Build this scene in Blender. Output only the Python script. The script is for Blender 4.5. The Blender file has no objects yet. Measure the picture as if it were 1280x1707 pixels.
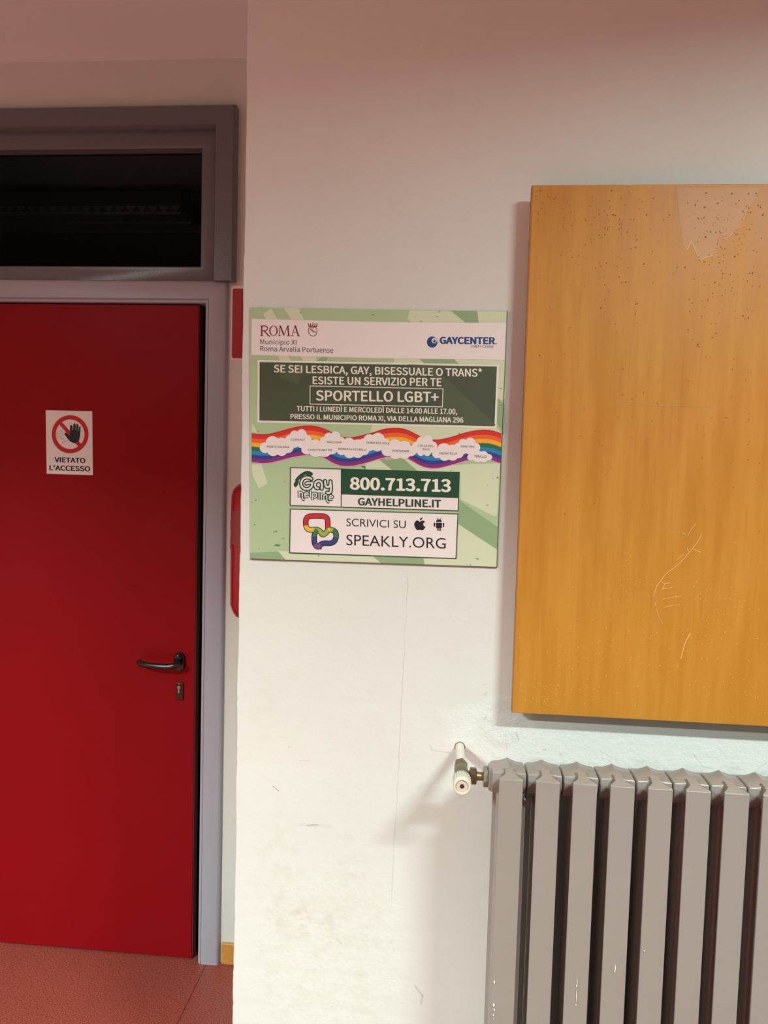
import bpy, bmesh, math, random
from mathutils import Vector, Matrix
from mathutils.geometry import tessellate_polygon

# ------------------------------------------------------------------ camera, world, lights, exposure
SC = bpy.context.scene
YAW, PITCH, ROLL, FPX = 0.081813, 0.060139, 0.026975, 1195.33
CAM = Vector((0.0, -1.36, 1.605))
_cy, _sy = math.cos(YAW), math.sin(YAW)
FWD = Vector((-_sy*math.cos(PITCH), _cy*math.cos(PITCH), -math.sin(PITCH)))
_r0 = Vector((_cy, _sy, 0)); _u0 = _r0.cross(FWD)
RIGHT = math.cos(ROLL)*_r0 + math.sin(ROLL)*_u0
UP = -math.sin(ROLL)*_r0 + math.cos(ROLL)*_u0
cd = bpy.data.cameras.new('camera')
cd.sensor_fit = 'HORIZONTAL'; cd.sensor_width = 36.0
cd.lens = FPX/1280*36.0; cd.clip_start = 0.02; cd.clip_end = 60
cam = bpy.data.objects.new('camera', cd); SC.collection.objects.link(cam)
M4 = Matrix((RIGHT, UP, -FWD)).transposed().to_4x4(); M4.translation = CAM
cam.matrix_world = M4
SC.camera = cam

wd = bpy.data.worlds.new('world'); SC.world = wd; wd.use_nodes = True
wd.node_tree.nodes['Background'].inputs[0].default_value = (0.02, 0.02, 0.025, 1)
wd.node_tree.nodes['Background'].inputs[1].default_value = 1.0

SC.view_settings.view_transform = 'Standard'
SC.view_settings.look = 'None'
SC.view_settings.gamma = 1.0
SC.view_settings.use_curve_mapping = False
SC.view_settings.exposure = -0.11

CEIL = 2.82
def area(name, loc, sx, sy, power, color, spread, rot=(0, 0, 0)):
    l = bpy.data.lights.new(name, 'AREA'); l.shape = 'RECTANGLE'
    l.size = sx; l.size_y = sy; l.energy = power; l.color = color
    l.spread = math.radians(spread)
    o = bpy.data.objects.new(name, l); SC.collection.objects.link(o)
    o.location = loc; o.rotation_euler = rot
    return o
WARM = (0.86, 1.0, 0.965)
# louvred ceiling luminaires: tubes that shine down, cut off towards the horizontal by the louvre
area('ceiling_lamp', (1.17, -1.72, CEIL-0.03), 0.60, 0.10, 98, WARM, 157)
area('ceiling_lamp', (-2.10, -2.60, CEIL-0.03), 0.60, 0.10, 290, WARM, 143)
area('ceiling_lamp', (-1.92, -1.48, CEIL-0.03), 0.60, 0.12, 13, WARM, 172)
# added fill light behind the door, to bring out the unlit louvred lamp
area('far_room_fill', (-1.5, 1.25, 1.75), 0.2, 0.2, 0.07, (0.9, 0.95, 1.0), 180, (math.radians(180), 0, 0))

# ------------------------------------------------------------------ helpers
def W(px, py, y):
    """the point of the plane at depth y that a pixel of the survey photograph (1280x1707) shows"""
    d = FWD + (px-640)/FPX*RIGHT - (py-853.5)/FPX*UP
    return CAM + d*((y-CAM.y)/d.y)

def lin(c):
    c = c/255.0
    return c/12.92 if c <= 0.04045 else ((c+0.055)/1.055)**2.4
def srgb(r, g, b): return (lin(r), lin(g), lin(b), 1.0)

def tag(o, label=None, cat=None, group=None, kind=None):
    if label: o['label'] = label
    if cat: o['category'] = cat
    if group: o['group'] = group
    if kind: o['kind'] = kind
    return o
def empty(name, loc=(0, 0, 0)):
    o = bpy.data.objects.new(name, None); o.empty_display_size = 0.05
    SC.collection.objects.link(o); o.location = loc
    return o
def link_mesh(name, me, mat=None, parent=None, loc=None):
    o = bpy.data.objects.new(name, me); SC.collection.objects.link(o)
    if mat is not None and not me.materials: me.materials.append(mat)
    if parent is not None:
        o.parent = parent
        wm = Matrix.Identity(4); p = parent
        while p is not None:
            wm = Matrix.Translation(p.location) @ wm; p = p.parent
        # meshes are given in world coordinates: undo the parents' offset
        if loc is None: o.location = -wm.to_translation()
        else: o.location = Vector(loc) - wm.to_translation()
    elif loc is not None: o.location = loc
    return o
def obj(name, bm, mat, parent=None, smooth=False, bevel=0.0, seg=2, loc=None):
    me = bpy.data.meshes.new(name)
    bm.normal_update()
    bmesh.ops.recalc_face_normals(bm, faces=bm.faces)
    bm.to_mesh(me); bm.free()
    if smooth:
        for p in me.polygons: p.use_smooth = True
    o = link_mesh(name, me, mat, parent, loc)
    if smooth:
        try: me.set_sharp_from_angle(angle=math.radians(40))
        except Exception: pass
    if bevel > 0:
        m = o.modifiers.new('bevel', 'BEVEL'); m.width = bevel; m.segments = seg
        m.limit_method = 'ANGLE'; m.angle_limit = math.radians(35)
        for p in me.polygons: p.use_smooth = True
        try: me.set_sharp_from_angle(angle=math.radians(60))
        except Exception: pass
        m.harden_normals = True
    return o
def box(bm, x0, x1, y0, y1, z0, z1):
    v = [bm.verts.new((x, y, z)) for x in (x0, x1) for y in (y0, y1) for z in (z0, z1)]
    for f in ((0,1,3,2),(4,6,7,5),(0,4,5,1),(2,3,7,6),(0,2,6,4),(1,5,7,3)):
        bm.faces.new([v[i] for i in f])
def prism(bm, pts, z0, z1, top=None):
    """plan polygon pts (x,y) from z0 to z1; top = per-vertex z"""
    a = [bm.verts.new((x, y, z0)) for x, y in pts]
    b = [bm.verts.new((x, y, (top[i] if top else z1))) for i, (x, y) in enumerate(pts)]
    n = len(pts)
    bm.faces.new(a[::-1]); bm.faces.new(b)
    for i in range(n): bm.faces.new((a[i], a[(i+1) % n], b[(i+1) % n], b[i]))
def basis(axis):
    a = Vector(axis).normalized()
    t = Vector((0, 0, 1)) if abs(a.z) < 0.9 else Vector((1, 0, 0))
    u = a.cross(t).normalized(); v = a.cross(u).normalized()
    return a, u, v
def lathe(bm, base, axis, prof, n=32, caps=True, phase=0.0, rmod=None):
    """prof: (distance along axis, radius)"""
    a, u, v = basis(axis); base = Vector(base); rings = []
    for h, r in prof:
        ring = []
        for k in range(n):
            t = 2*math.pi*k/n + phase
            rr = r*(rmod(k) if rmod else 1.0)
            ring.append(bm.verts.new(base + a*h + u*rr*math.cos(t) + v*rr*math.sin(t)))
        rings.append(ring)
    for p, q in zip(rings, rings[1:]):
        for k in range(n): bm.faces.new((p[k], p[(k+1) % n], q[(k+1) % n], q[k]))
    if caps:
        bm.faces.new(rings[0][::-1]); bm.faces.new(rings[-1])
def tube(bm, pts, r, n=16, sy=1.0):
    pts = [Vector(p) for p in pts]; rings = []
    prev = None
    for i, p in enumerate(pts):
        d = (pts[min(i+1, len(pts)-1)] - pts[max(i-1, 0)]).normalized()
        if prev is None: _, u, v = basis(d)
        else:
            u = (prev - d*prev.dot(d)).normalized(); v = d.cross(u)
        prev = u
        rr = r[i] if isinstance(r, (list, tuple)) else r
        rings.append([bm.verts.new(p + u*rr*math.cos(2*math.pi*k/n) + v*rr*sy*math.sin(2*math.pi*k/n)) for k in range(n)])
    for p, q in zip(rings, rings[1:]):
        for k in range(n): bm.faces.new((p[k], p[(k+1) % n], q[(k+1) % n], q[k]))
    bm.faces.new(rings[0][::-1]); bm.faces.new(rings[-1])
def spline(pts, n=12):
    out = []; P = [Vector(p) for p in pts]
    for i in range(len(P)-1):
        p0 = P[max(i-1, 0)]; p1 = P[i]; p2 = P[i+1]; p3 = P[min(i+2, len(P)-1)]
        for k in range(n):
            t = k/n
            out.append(0.5*((2*p1)+(p2-p0)*t+(2*p0-5*p1+4*p2-p3)*t*t+(3*p1-p0-3*p2+p3)*t**3))
    out.append(P[-1]); return out

# ------------------------------------------------------------------ materials
class NT:
    def __init__(s, name):
        s.m = bpy.data.materials.new(name); s.m.use_nodes = True
        s.t = s.m.node_tree; s.n = s.t.nodes; s.b = s.n['Principled BSDF']
    def add(s, typ, **kw):
        nd = s.n.new(typ)
        for k, v in kw.items(): setattr(nd, k, v)
        return nd
    def put(s, nd, key, val):
        if isinstance(val, bpy.types.NodeSocket): s.t.links.new(val, nd.inputs[key])
        else: nd.inputs[key].default_value = val
    def math(s, op, a, b=0.0, c=None, clamp=False):
        nd = s.add('ShaderNodeMath', operation=op, use_clamp=clamp)
        s.put(nd, 0, a); s.put(nd, 1, b)
        if c is not None: s.put(nd, 2, c)
        return nd.outputs[0]
    def geo(s):
        g = s.add('ShaderNodeNewGeometry'); sp = s.add('ShaderNodeSeparateXYZ')
        s.t.links.new(g.outputs['Position'], sp.inputs[0])
        return g.outputs['Position'], sp.outputs
    def noise(s, scale, detail=4, rough=0.5, vec=None, stretch=None):
        if vec is None: vec = s.geo()[0]
        if stretch:
            mp = s.add('ShaderNodeMapping'); s.put(mp, 'Vector', vec); s.put(mp, 'Scale', stretch); vec = mp.outputs[0]
        nd = s.add('ShaderNodeTexNoise'); s.put(nd, 'Vector', vec)
        s.put(nd, 'Scale', scale); s.put(nd, 'Detail', detail); s.put(nd, 'Roughness', rough)
        return nd.outputs[0]
    def ramp(s, fac, lo, hi, a=0.0, b=1.0, smooth=True):
        nd = s.add('ShaderNodeMapRange', interpolation_type='SMOOTHSTEP' if smooth else 'LINEAR')
        s.put(nd, 0, fac); s.put(nd, 1, lo); s.put(nd, 2, hi); s.put(nd, 3, a); s.put(nd, 4, b)
        return nd.outputs[0]
    def mix(s, fac, a, b):
        nd = s.add('ShaderNodeMix', data_type='RGBA')
        s.put(nd, 0, fac); s.put(nd, 6, a); s.put(nd, 7, b)
        return nd.outputs[2]
    def bump(s, h, strength, dist, prev=None):
        nd = s.add('ShaderNodeBump'); s.put(nd, 'Height', h); s.put(nd, 'Strength', strength); s.put(nd, 'Distance', dist)
        if prev is not None: s.put(nd, 'Normal', prev)
        s.put(s.b, 'Normal', nd.outputs[0]); return nd.outputs[0]

def shade(c, k): return (c[0]*k, c[1]*k, c[2]*k, 1)
def plain(name, col, rough=0.5, metal=0.0, var=0.06, nscale=14, bump=0.0, bscale=90, coat=0.0, spec=0.5):
    t = NT(name)
    f = t.noise(nscale, 3)
    t.put(t.b, 'Base Color', t.mix(f, shade(col, 1-var), shade(col, 1+var)))
    t.put(t.b, 'Roughness', rough); t.put(t.b, 'Metallic', metal)
    t.put(t.b, 'Specular IOR Level', spec)
    if coat: t.put(t.b, 'Coat Weight', coat); t.put(t.b, 'Coat Roughness', 0.15)
    if bump: t.bump(t.noise(bscale, 4), bump, 0.002)
    return t.m

def seg_dist(t, P, x0, z0, x1, z1):
    """distance in the x/z plane to a segment, as nodes"""
    dx, dz = x1-x0, z1-z0; L = dx*dx+dz*dz
    ax = t.math('SUBTRACT', P[0], x0); az = t.math('SUBTRACT', P[2], z0)
    h = t.math('DIVIDE', t.math('ADD', t.math('MULTIPLY', ax, dx), t.math('MULTIPLY', az, dz)), L, clamp=True)
    ex = t.math('SUBTRACT', ax, t.math('MULTIPLY', h, dx)); ez = t.math('SUBTRACT', az, t.math('MULTIPLY', h, dz))
    return t.math('SQRT', t.math('ADD', t.math('MULTIPLY', ex, ex), t.math('MULTIPLY', ez, ez)))
def ell(t, P, x, z, rx, rz):
    a = t.math('DIVIDE', t.math('SUBTRACT', P[0], x), rx); b = t.math('DIVIDE', t.math('SUBTRACT', P[2], z), rz)
    return t.math('SQRT', t.math('ADD', t.math('MULTIPLY', a, a), t.math('MULTIPLY', b, b)))

def wall_material(name, base, marks=False):
    t = NT(name); pos, P = t.geo()
    n1 = t.noise(1.6, 5, 0.55); n2 = t.noise(16, 5, 0.6)
    col = t.mix(t.ramp(n1, 0.3, 0.7), shade(base, 0.965), shade(base, 1.025))
    col = t.mix(t.math('MULTIPLY', t.ramp(n2, 0.56, 0.75), 0.10), col, (0.52, 0.50, 0.40, 1))
    hgt = t.math('MULTIPLY', t.noise(120, 3), 0.25)
    hgt = t.math('ADD', hgt, t.math('MULTIPLY', t.noise(9, 4), 0.9))
    if marks:
        # repaired plaster, whiter and rougher, around the pipe and above the radiator
        wob = t.math('MULTIPLY', t.math('SUBTRACT', t.noise(22, 4), 0.5), 0.10)
        zz = t.math('ADD', P[2], wob); xx = t.math('ADD', P[0], wob)
        m = t.math('MULTIPLY', t.ramp(zz, 1.040, 1.065), t.ramp(zz, 1.165, 1.135))
        m = t.math('MULTIPLY', m, t.ramp(xx, -0.01, 0.07))
        col = t.mix(t.math('MULTIPLY', m, 0.85), col, (0.765, 0.785, 0.745, 1))
        m2 = t.ramp(ell(t, P, 0.125, 1.13, 0.045, 0.05), 1.1, 0.7)
        trow = t.math('MULTIPLY', t.noise(70, 5, 0.7), t.math('ADD', t.math('MULTIPLY', m, 0.6), m2))
        hgt = t.math('ADD', hgt, t.math('MULTIPLY', trow, 2.6))
        # patched area low on the wall
        m3 = t.math('MULTIPLY', t.ramp(t.math('ADD', ell(t, P, -0.19, 0.62, 0.15, 0.20), t.math('MULTIPLY', wob, 6)), 1.1, 0.8), 0.6)
        col = t.mix(t.math('MULTIPLY', m3, t.ramp(t.noise(26, 5, 0.7), 0.45, 0.62)), col, (0.66, 0.69, 0.61, 1))
        hgt = t.math('ADD', hgt, t.math('MULTIPLY', m3, t.math('MULTIPLY', t.noise(45, 4), 1.6)))
        # yellow smudges
        for (x, z, rx, rz, k) in ((-0.30, 0.78, 0.06, 0.16, .20), (-0.22, 0.70, 0.09, 0.06, .30), (-0.16, 0.82, 0.05, 0.10, .15), (-0.34, 1.15, 0.03, 0.10, .12)):
            e = t.ramp(t.math('ADD', ell(t, P, x, z, rx, rz), t.math('MULTIPLY', wob, 8)), 1.2, 0.3)
            col = t.mix(t.math('MULTIPLY', e, t.math('MULTIPLY', t.ramp(t.noise(38, 4), .42, .68), k*0.9)), col, (0.46, 0.43, 0.32, 1))
        # hairline crack
        cw = t.math('MULTIPLY', t.math('SUBTRACT', t.noise(13, 5, 0.7), 0.5), 0.012)
        dx = t.math('ABSOLUTE', t.math('SUBTRACT', t.math('SUBTRACT', P[0], t.math('MULTIPLY', P[2], 0.0217)), t.math('SUBTRACT', -0.0926, cw)))
        cm = t.math('MULTIPLY', t.ramp(dx, 0.0011, 0.0003), t.math('MULTIPLY', t.ramp(P[2], 1.42, 1.38), t.ramp(P[2], 0.72, 0.80)))
        cm = t.math('MULTIPLY', cm, t.ramp(t.noise(7, 2), 0.36, 0.5))
        col = t.mix(t.math('MULTIPLY', cm, 0.35), col, (0.34, 0.31, 0.27, 1))
        # scuffs and nicks: (x0,z0,x1,z1,width,strength)
        def seg(px0, py0, px1, py1, w, k, c=(0.30, 0.29, 0.25, 1)):
            nonlocal col
            a = W(px0, py0, 0); b = W(px1, py1, 0)
            d = seg_dist(t, P, a.x, a.z, b.x, b.z)
            mk = t.math('MULTIPLY', t.ramp(t.math('ADD', d, t.math('MULTIPLY', cw, 0.25)), w, w*0.4), k)
            col = t.mix(mk, col, c)
        seg(500, 1374, 552, 1378, 0.0045, 0.11); seg(512, 1376, 530, 1375, 0.0015, 0.5)
        seg(455, 1311, 465, 1319, 0.0010, 0.8); seg(500, 1268, 516, 1267, 0.0008, .3)
        seg(692, 1644, 704, 1660, 0.003, 0.32); seg(704, 1660, 702, 1674, 0.003, 0.30)
        seg(481, 1244, 482, 1245, 0.0015, 0.6); seg(562, 1565, 568, 1572, 0.004, .15); seg(600, 1556, 612, 1560, 0.004, .15)
        seg(716, 1242, 720, 1250, 0.0008, .5); seg(716, 1250, 750, 1255, 0.0008, .4)
        seg(805, 1142, 812, 1140, 0.0008, .5); seg(808, 1158, 811, 1155, 0.0015, .4); seg(808, 1198, 810, 1196, 0.0015, .4)
        seg(701, 79, 703, 74, 0.0010, .9, (0.85, 0.83, 0.78, 1))
        seg(906, 1250, 910, 1250, 0.001, .7); seg(933, 1258, 936, 1258, 0.001, .7)
        seg(845, 1253, 842, 1218, 0.0010, .35); seg(860, 1222, 864, 1232, 0.003, .25); seg(1000, 1252, 1030, 1268, 0.0012, .25)
        seg(1156, 1258, 1172, 1278, 0.0012, .3); seg(1172, 1278, 1190, 1282, 0.0012, .3); seg(1262, 1282, 1278, 1272, 0.0012, .3)
    t.put(t.b, 'Base Color', col)
    t.put(t.b, 'Roughness', t.ramp(n2, 0.3, 0.7, 0.42, 0.58)); t.put(t.b, 'Specular IOR Level', 0.35)
    t.bump(hgt, 0.30, 0.004)
    return t.m

MAT = {}
WALL = (0.705, 0.735, 0.685)
MAT['wall_main'] = wall_material('cream_wall_paint', WALL, True)
MAT['wall'] = wall_material('plain_wall_paint', WALL)
MAT['wall_beyond'] = plain('grey_green_bounce_paint', (0.40, 0.56, 0.53, 1), 0.7)  # unseen walls, colour chosen for the cool light they bounce back
MAT['ceiling'] = plain('ceiling_paint', (0.86, 0.92, 0.90, 1), 0.8, nscale=2, var=0.02)
def floor_material():
    t = NT('red_rubber_floor')
    a = t.noise(240, 3, 0.85); b = t.noise(330, 2, 0.6); c = t.noise(5, 3)
    col = t.mix(t.ramp(a, 0.43, 0.57), (0.17, 0.030, 0.020, 1), (0.40, 0.088, 0.060, 1))
    col = t.mix(t.math('MULTIPLY', t.ramp(b, 0.55, 0.66), 0.6), col, (0.46, 0.17, 0.12, 1))
    col = t.mix(t.math('MULTIPLY', t.ramp(c, 0.3, 0.7), 0.25), col, (0.20, 0.045, 0.033, 1))
    t.put(t.b, 'Base Color', col); t.put(t.b, 'Roughness', 0.42); t.put(t.b, 'Specular IOR Level', 0.4)
    t.bump(a, 0.15, 0.001); return t.m
MAT['floor'] = floor_material()
MAT['black'] = plain('joint_black', (0.012, 0.008, 0.008, 1), 0.8)
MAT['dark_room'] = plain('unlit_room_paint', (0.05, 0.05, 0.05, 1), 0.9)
MAT['door_red'] = plain('red_door_laminate', (0.26, 0.0030, 0.0062, 1), 0.40, var=0.05, nscale=5, bump=0.06, bscale=260, spec=0.13)
MAT['door_edge'] = plain('dull_door_edge', (0.16, 0.05, 0.045, 1), 0.5)
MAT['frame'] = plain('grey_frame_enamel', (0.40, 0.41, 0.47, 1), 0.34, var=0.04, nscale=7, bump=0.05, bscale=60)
MAT['frame_shaded'] = plain('shaded_transom_enamel', (0.145, 0.152, 0.170, 1), 0.17, var=0.04, nscale=7, bump=0.22, bscale=260)  # frame grey painted darker, standing in for the shade on the transom
MAT['black_plastic'] = plain('black_handle_plastic', (0.010, 0.009, 0.009, 1), 0.22, spec=0.6)
MAT['brown_metal'] = plain('brown_lock_plate', (0.055, 0.022, 0.016, 1), 0.4, 0.5)
MAT['steel'] = plain('lock_steel', (0.35, 0.30, 0.24, 1), 0.35, 0.9)
MAT['radiator'] = plain('greige_radiator_enamel', (0.300, 0.275, 0.247, 1), 0.27, var=0.05, nscale=9, bump=0.22, bscale=55, spec=0.55)
MAT['brass'] = plain('tarnished_brass', (0.20, 0.155, 0.09, 1), 0.38, 0.85, var=0.35, nscale=120)
MAT['valve_white'] = plain('ivory_valve_plastic', (0.68, 0.66, 0.55, 1), 0.4)
MAT['valve_face'] = plain('aged_valve_face', (0.62, 0.53, 0.42, 1), 0.5)
MAT['pipe_paint'] = plain('painted_pipe', (0.74, 0.66, 0.60, 1), 0.4, var=0.12, nscale=90)
MAT['tan_wood'] = plain('varnished_skirting', (0.58, 0.26, 0.055, 1), 0.35, var=0.25, nscale=40)
MAT['ext_red'] = plain('extinguisher_red', (0.42, 0.006, 0.010, 1), 0.28, coat=0.4)
MAT['sign_red'] = plain('sign_red', (0.40, 0.003, 0.006, 1), 0.35)
MAT['sign_white'] = plain('sign_white', (0.92, 0.80, 0.78, 1), 0.4)
MAT['rubber'] = plain('hose_rubber', (0.02, 0.02, 0.02, 1), 0.6)
MAT['label_pale'] = plain('extinguisher_label', (0.80, 0.68, 0.62, 1), 0.5)
MAT['label_pink'] = plain('extinguisher_label_print', (0.34, 0.055, 0.055, 1), 0.5)
MAT['lamp_steel'] = plain('lamp_housing', (0.22, 0.21, 0.21, 1), 0.5)
MAT['louvre'] = plain('louvre_aluminium', (0.8, 0.8, 0.8, 1), 0.4, 0.3)

def board_material():
    t = NT('varnished_plywood'); pos, P = t.geo()
    g1 = t.noise(6, 6, 0.6, stretch=(6, 6, 0.55)); g2 = t.noise(20, 5, 0.65, stretch=(9, 9, 0.35)); big = t.noise(2.2, 3)
    wv = t.noise(2.4, 3, 0.5, stretch=(2.2, 1, 0.7))
    figure = t.math('ABSOLUTE', t.math('SUBTRACT', t.math('FRACT', t.math('MULTIPLY', wv, 9.0)), 0.5))
    col = t.mix(t.ramp(g1, 0.25, 0.75), (0.47, 0.20, 0.024, 1), (0.57, 0.27, 0.042, 1))
    col = t.mix(t.math('MULTIPLY', t.ramp(g2, 0.50, 0.78), 0.45), col, (0.40, 0.155, 0.019, 1))
    col = t.mix(t.math('MULTIPLY', t.ramp(figure, 0.14, 0.0), 0.05), col, (0.62, 0.33, 0.08, 1))
    col = t.mix(t.math('MULTIPLY', t.ramp(big, 0.35, 0.7), 0.35), col, (0.54, 0.205, 0.022, 1))
    t.put(t.b, 'Base Color', col)
    t.put(t.b, 'Roughness', t.ramp(g1, 0.3, 0.7, 0.40, 0.47)); t.put(t.b, 'Specular IOR Level', 0.26)
    t.bump(g2, 0.10, 0.001); return t.m
MAT['board'] = board_material()
MAT['board_edge'] = plain('plywood_edge', (0.42, 0.155, 0.035, 1), 0.5, var=0.3, nscale=60)
MAT['board_peel'] = plain('bare_peeled_ply', (0.49, 0.225, 0.050, 1), 0.48, var=0.06, nscale=20)
MAT['board_peel_rim'] = plain('lifted_varnish_rim', (0.72, 0.42, 0.13, 1), 0.5)
MAT['pin_dark'] = plain('pin_hole_dark', (0.19, 0.075, 0.02, 1), 0.9, var=.3)
MAT['pin_light'] = plain('chipped_pin_hole', (0.78, 0.47, 0.14, 1), 0.7)
MAT['scratch'] = plain('scratched_varnish', (0.72, 0.40, 0.11, 1), 0.7)

def glass_material():
    t = NT('transom_glass'); t.n.remove(t.b)
    out = [n for n in t.n if n.type == 'OUTPUT_MATERIAL'][0]
    tr = t.add('ShaderNodeBsdfTransparent'); tr.inputs[0].default_value = (0.62, 0.64, 0.64, 1)
    gl = t.add('ShaderNodeBsdfGlossy'); gl.inputs['Roughness'].default_value = 0.02
    fr = t.add('ShaderNodeFresnel'); fr.inputs[0].default_value = 1.12
    mx = t.add('ShaderNodeMixShader')
    t.t.links.new(fr.outputs[0], mx.inputs[0]); t.t.links.new(tr.outputs[0], mx.inputs[1]); t.t.links.new(gl.outputs[0], mx.inputs[2])
    t.t.links.new(mx.outputs[0], out.inputs[0]); return t.m
MAT['glass'] = glass_material()

# ------------------------------------------------------------------ the setting
YD = 0.818                       # face of the wall with the door
XL, XR, YR = -4.5, 5.0, -7.0     # left wall, right wall, rear wall
FAR = 4.2
XC = -0.3917                     # corner of the projecting wall
rng = random.Random(7)

def struct(name, bm, mat, **kw):
    return tag(obj(name, bm, mat, **kw), kind='structure')

# floor: sheets of rubber with a joint
SEAM = -0.7115
fl = empty('floor', (0, 0, 0)); tag(fl, kind='structure')
bm = bmesh.new(); box(bm, XL, XR, YR, FAR, -0.05, -0.0035); obj('screed', bm, MAT['black'], fl)
bm = bmesh.new(); box(bm, XL, SEAM-0.0009, YR, FAR, -0.0030, 0.0); obj('floor_sheet', bm, MAT['floor'], fl)
bm = bmesh.new(); box(bm, SEAM+0.0009, XR, YR, FAR, -0.0030, 0.0); obj('floor_sheet', bm, MAT['floor'], fl)

bm = bmesh.new(); box(bm, XL-.1, XR+.1, YR-.1, FAR, CEIL, CEIL+0.1); struct('ceiling', bm, MAT['ceiling'])
bm = bmesh.new(); box(bm, XL-0.1, XL, YR, YD, 0, CEIL); struct('wall_left', bm, MAT['wall_beyond'])
bm = bmesh.new(); box(bm, XR, XR+0.1, YR, YD, 0, CEIL); struct('wall_right', bm, MAT['wall_beyond'])
bm = bmesh.new(); box(bm, XL, XR, YR-0.1, YR, 0, CEIL); struct('wall_rear', bm, MAT['wall_beyond'])

# projecting wall in front, with a hand-plastered, slightly chipped corner
bm = bmesh.new(); N = 300; cols = []
for i in range(N+1):
    z = CEIL*i/N
    j = 0.0009*math.sin(z*9.1+.4)+0.0006*math.sin(z*31)+rng.uniform(-.00035, .00035)
    if rng.random() < 0.10: j += rng.uniform(0.0004, 0.0016)
    r = 0.003
    cols.append([bm.verts.new(p) for p in ((XR, YD, z), (XC+j*.4, YD, z), (XC+j*.4, r+.02, z), (XC+j*.6, r, z), (XC+j+r*.35, r*.35, z), (XC+j+r, 0, z), (XR, 0, z))])
for a, b in zip(cols, cols[1:]):
    for k in range(6): bm.faces.new((a[k], a[k+1], b[k+1], b[k]))
bm.faces.new(cols[0]); bm.faces.new(cols[-1])
wm = struct('wall_front', bm, MAT['wall_main'], smooth=True)

# door wall with its opening
OX0, OX1, OZ = -1.74, -0.715, 2.655
bm = bmesh.new()
box(bm, XL, OX0, YD, YD+.14, 0, CEIL); box(bm, OX1, XR, YD, YD+.14, 0, CEIL); box(bm, OX0, OX1, YD, YD+.14, OZ, CEIL)
struct('wall_back', bm, MAT['wall'])
# unlit room beyond
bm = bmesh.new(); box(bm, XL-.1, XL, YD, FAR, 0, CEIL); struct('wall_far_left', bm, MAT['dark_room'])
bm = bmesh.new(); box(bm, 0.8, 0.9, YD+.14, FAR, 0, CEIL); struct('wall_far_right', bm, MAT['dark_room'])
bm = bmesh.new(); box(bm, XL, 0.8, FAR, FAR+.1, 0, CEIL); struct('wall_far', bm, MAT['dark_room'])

def skirting(name, x0, x1, y, h=0.070, d=0.011):
    bm = bmesh.new(); box(bm, x0, x1, y-d, y-.0001, 0.0, h)
    struct(name, bm, MAT['tan_wood'], bevel=0.003)
skirting('baseboard_back', -0.664, XC-.002, YD)
skirting('baseboard_front', XC, XR, 0.0)

# ------------------------------------------------------------------ door, frame and transom
def sweep(bm, prof, x0, x1, z0, z1, y, closed=False):
    """prof: (u outward from the inner edge, v towards the viewer); mitred at the corners"""
    if closed: path = [((x0, z0), (-1, -1)), ((x0, z1), (-1, 1)), ((x1, z1), (1, 1)), ((x1, z0), (1, -1))]
    else: path = [((x0, z0), (-1, 0)), ((x0, z1), (-1, 1)), ((x1, z1), (1, 1)), ((x1, z0), (1, 0))]
    rings = [[bm.verts.new((p[0]+u*s[0], y-v, p[1]+u*s[1])) for u, v in prof] for p, s in path]
    pairs = list(zip(rings, rings[1:])) + ([(rings[-1], rings[0])] if closed else [])
    n = len(prof)
    for a, b in pairs:
        for k in range(n): bm.faces.new((a[k], a[(k+1) % n], b[(k+1) % n], b[k]))
    if not closed: bm.faces.new(rings[0]); bm.faces.new(rings[-1][::-1])

YF = YD-0.018                       # front of the door frame
IX1 = W(337.4, 900, YF).x; IZ = W(200, 503.2, YF).z
OU = W(373.8, 480, YF-0).x - W(337.3, 505, YF).x
IX0 = IX1-0.915
door = empty('door_1', (IX1-0.46, YD, 0)); tag(door, 'flush red door with a black lever handle in a grey metal frame', None, kind='structure')
pf = [(0, -.085), (0, .012), (.0015, .0135), (.0075, .0135), (.0085, .0115), (.0100, .0115), (.0115, .018),
      (OU-.010, .018), (OU-.004, .0155), (OU, .009), (OU, -.0005), (OU-.03, -.0005), (OU-.03, -.085)]
bm = bmesh.new(); sweep(bm, pf, IX0, IX1, 0.0, IZ, YD)
obj('door_frame', bm, MAT['frame'], door, smooth=True)
YLF = YD-0.002                      # front of the leaf
LX1 = W(331.2, 508, YLF).x; LZ1 = W(200, 507.6, YLF).z; LZ0 = 0.006
bm = bmesh.new(); box(bm, IX0+.010, LX1, YLF, YLF+.042, LZ0, LZ1)
leaf = obj('door_leaf', bm, MAT['door_red'], door, bevel=0.0012)
bm = bmesh.new(); box(bm, LX1, LX1+.0016, YLF+.003, YLF+.040, LZ0, LZ1)
obj('edge_band', bm, MAT['door_edge'], leaf)
bm = bmesh.new(); box(bm, IX0-.02, IX0+.03, YLF+.045, YLF+.06, 0, IZ+.02); box(bm, IX1-.02, IX1+.02, YLF+.045, YLF+.06, 0, IZ+.02); box(bm, IX0, IX1, YLF+.045, YLF+.06, IZ-.03, IZ+.02)
obj('dark_gap_stop', bm, MAT['black'], door)  # added behind the leaf, black to keep the gap dark
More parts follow.
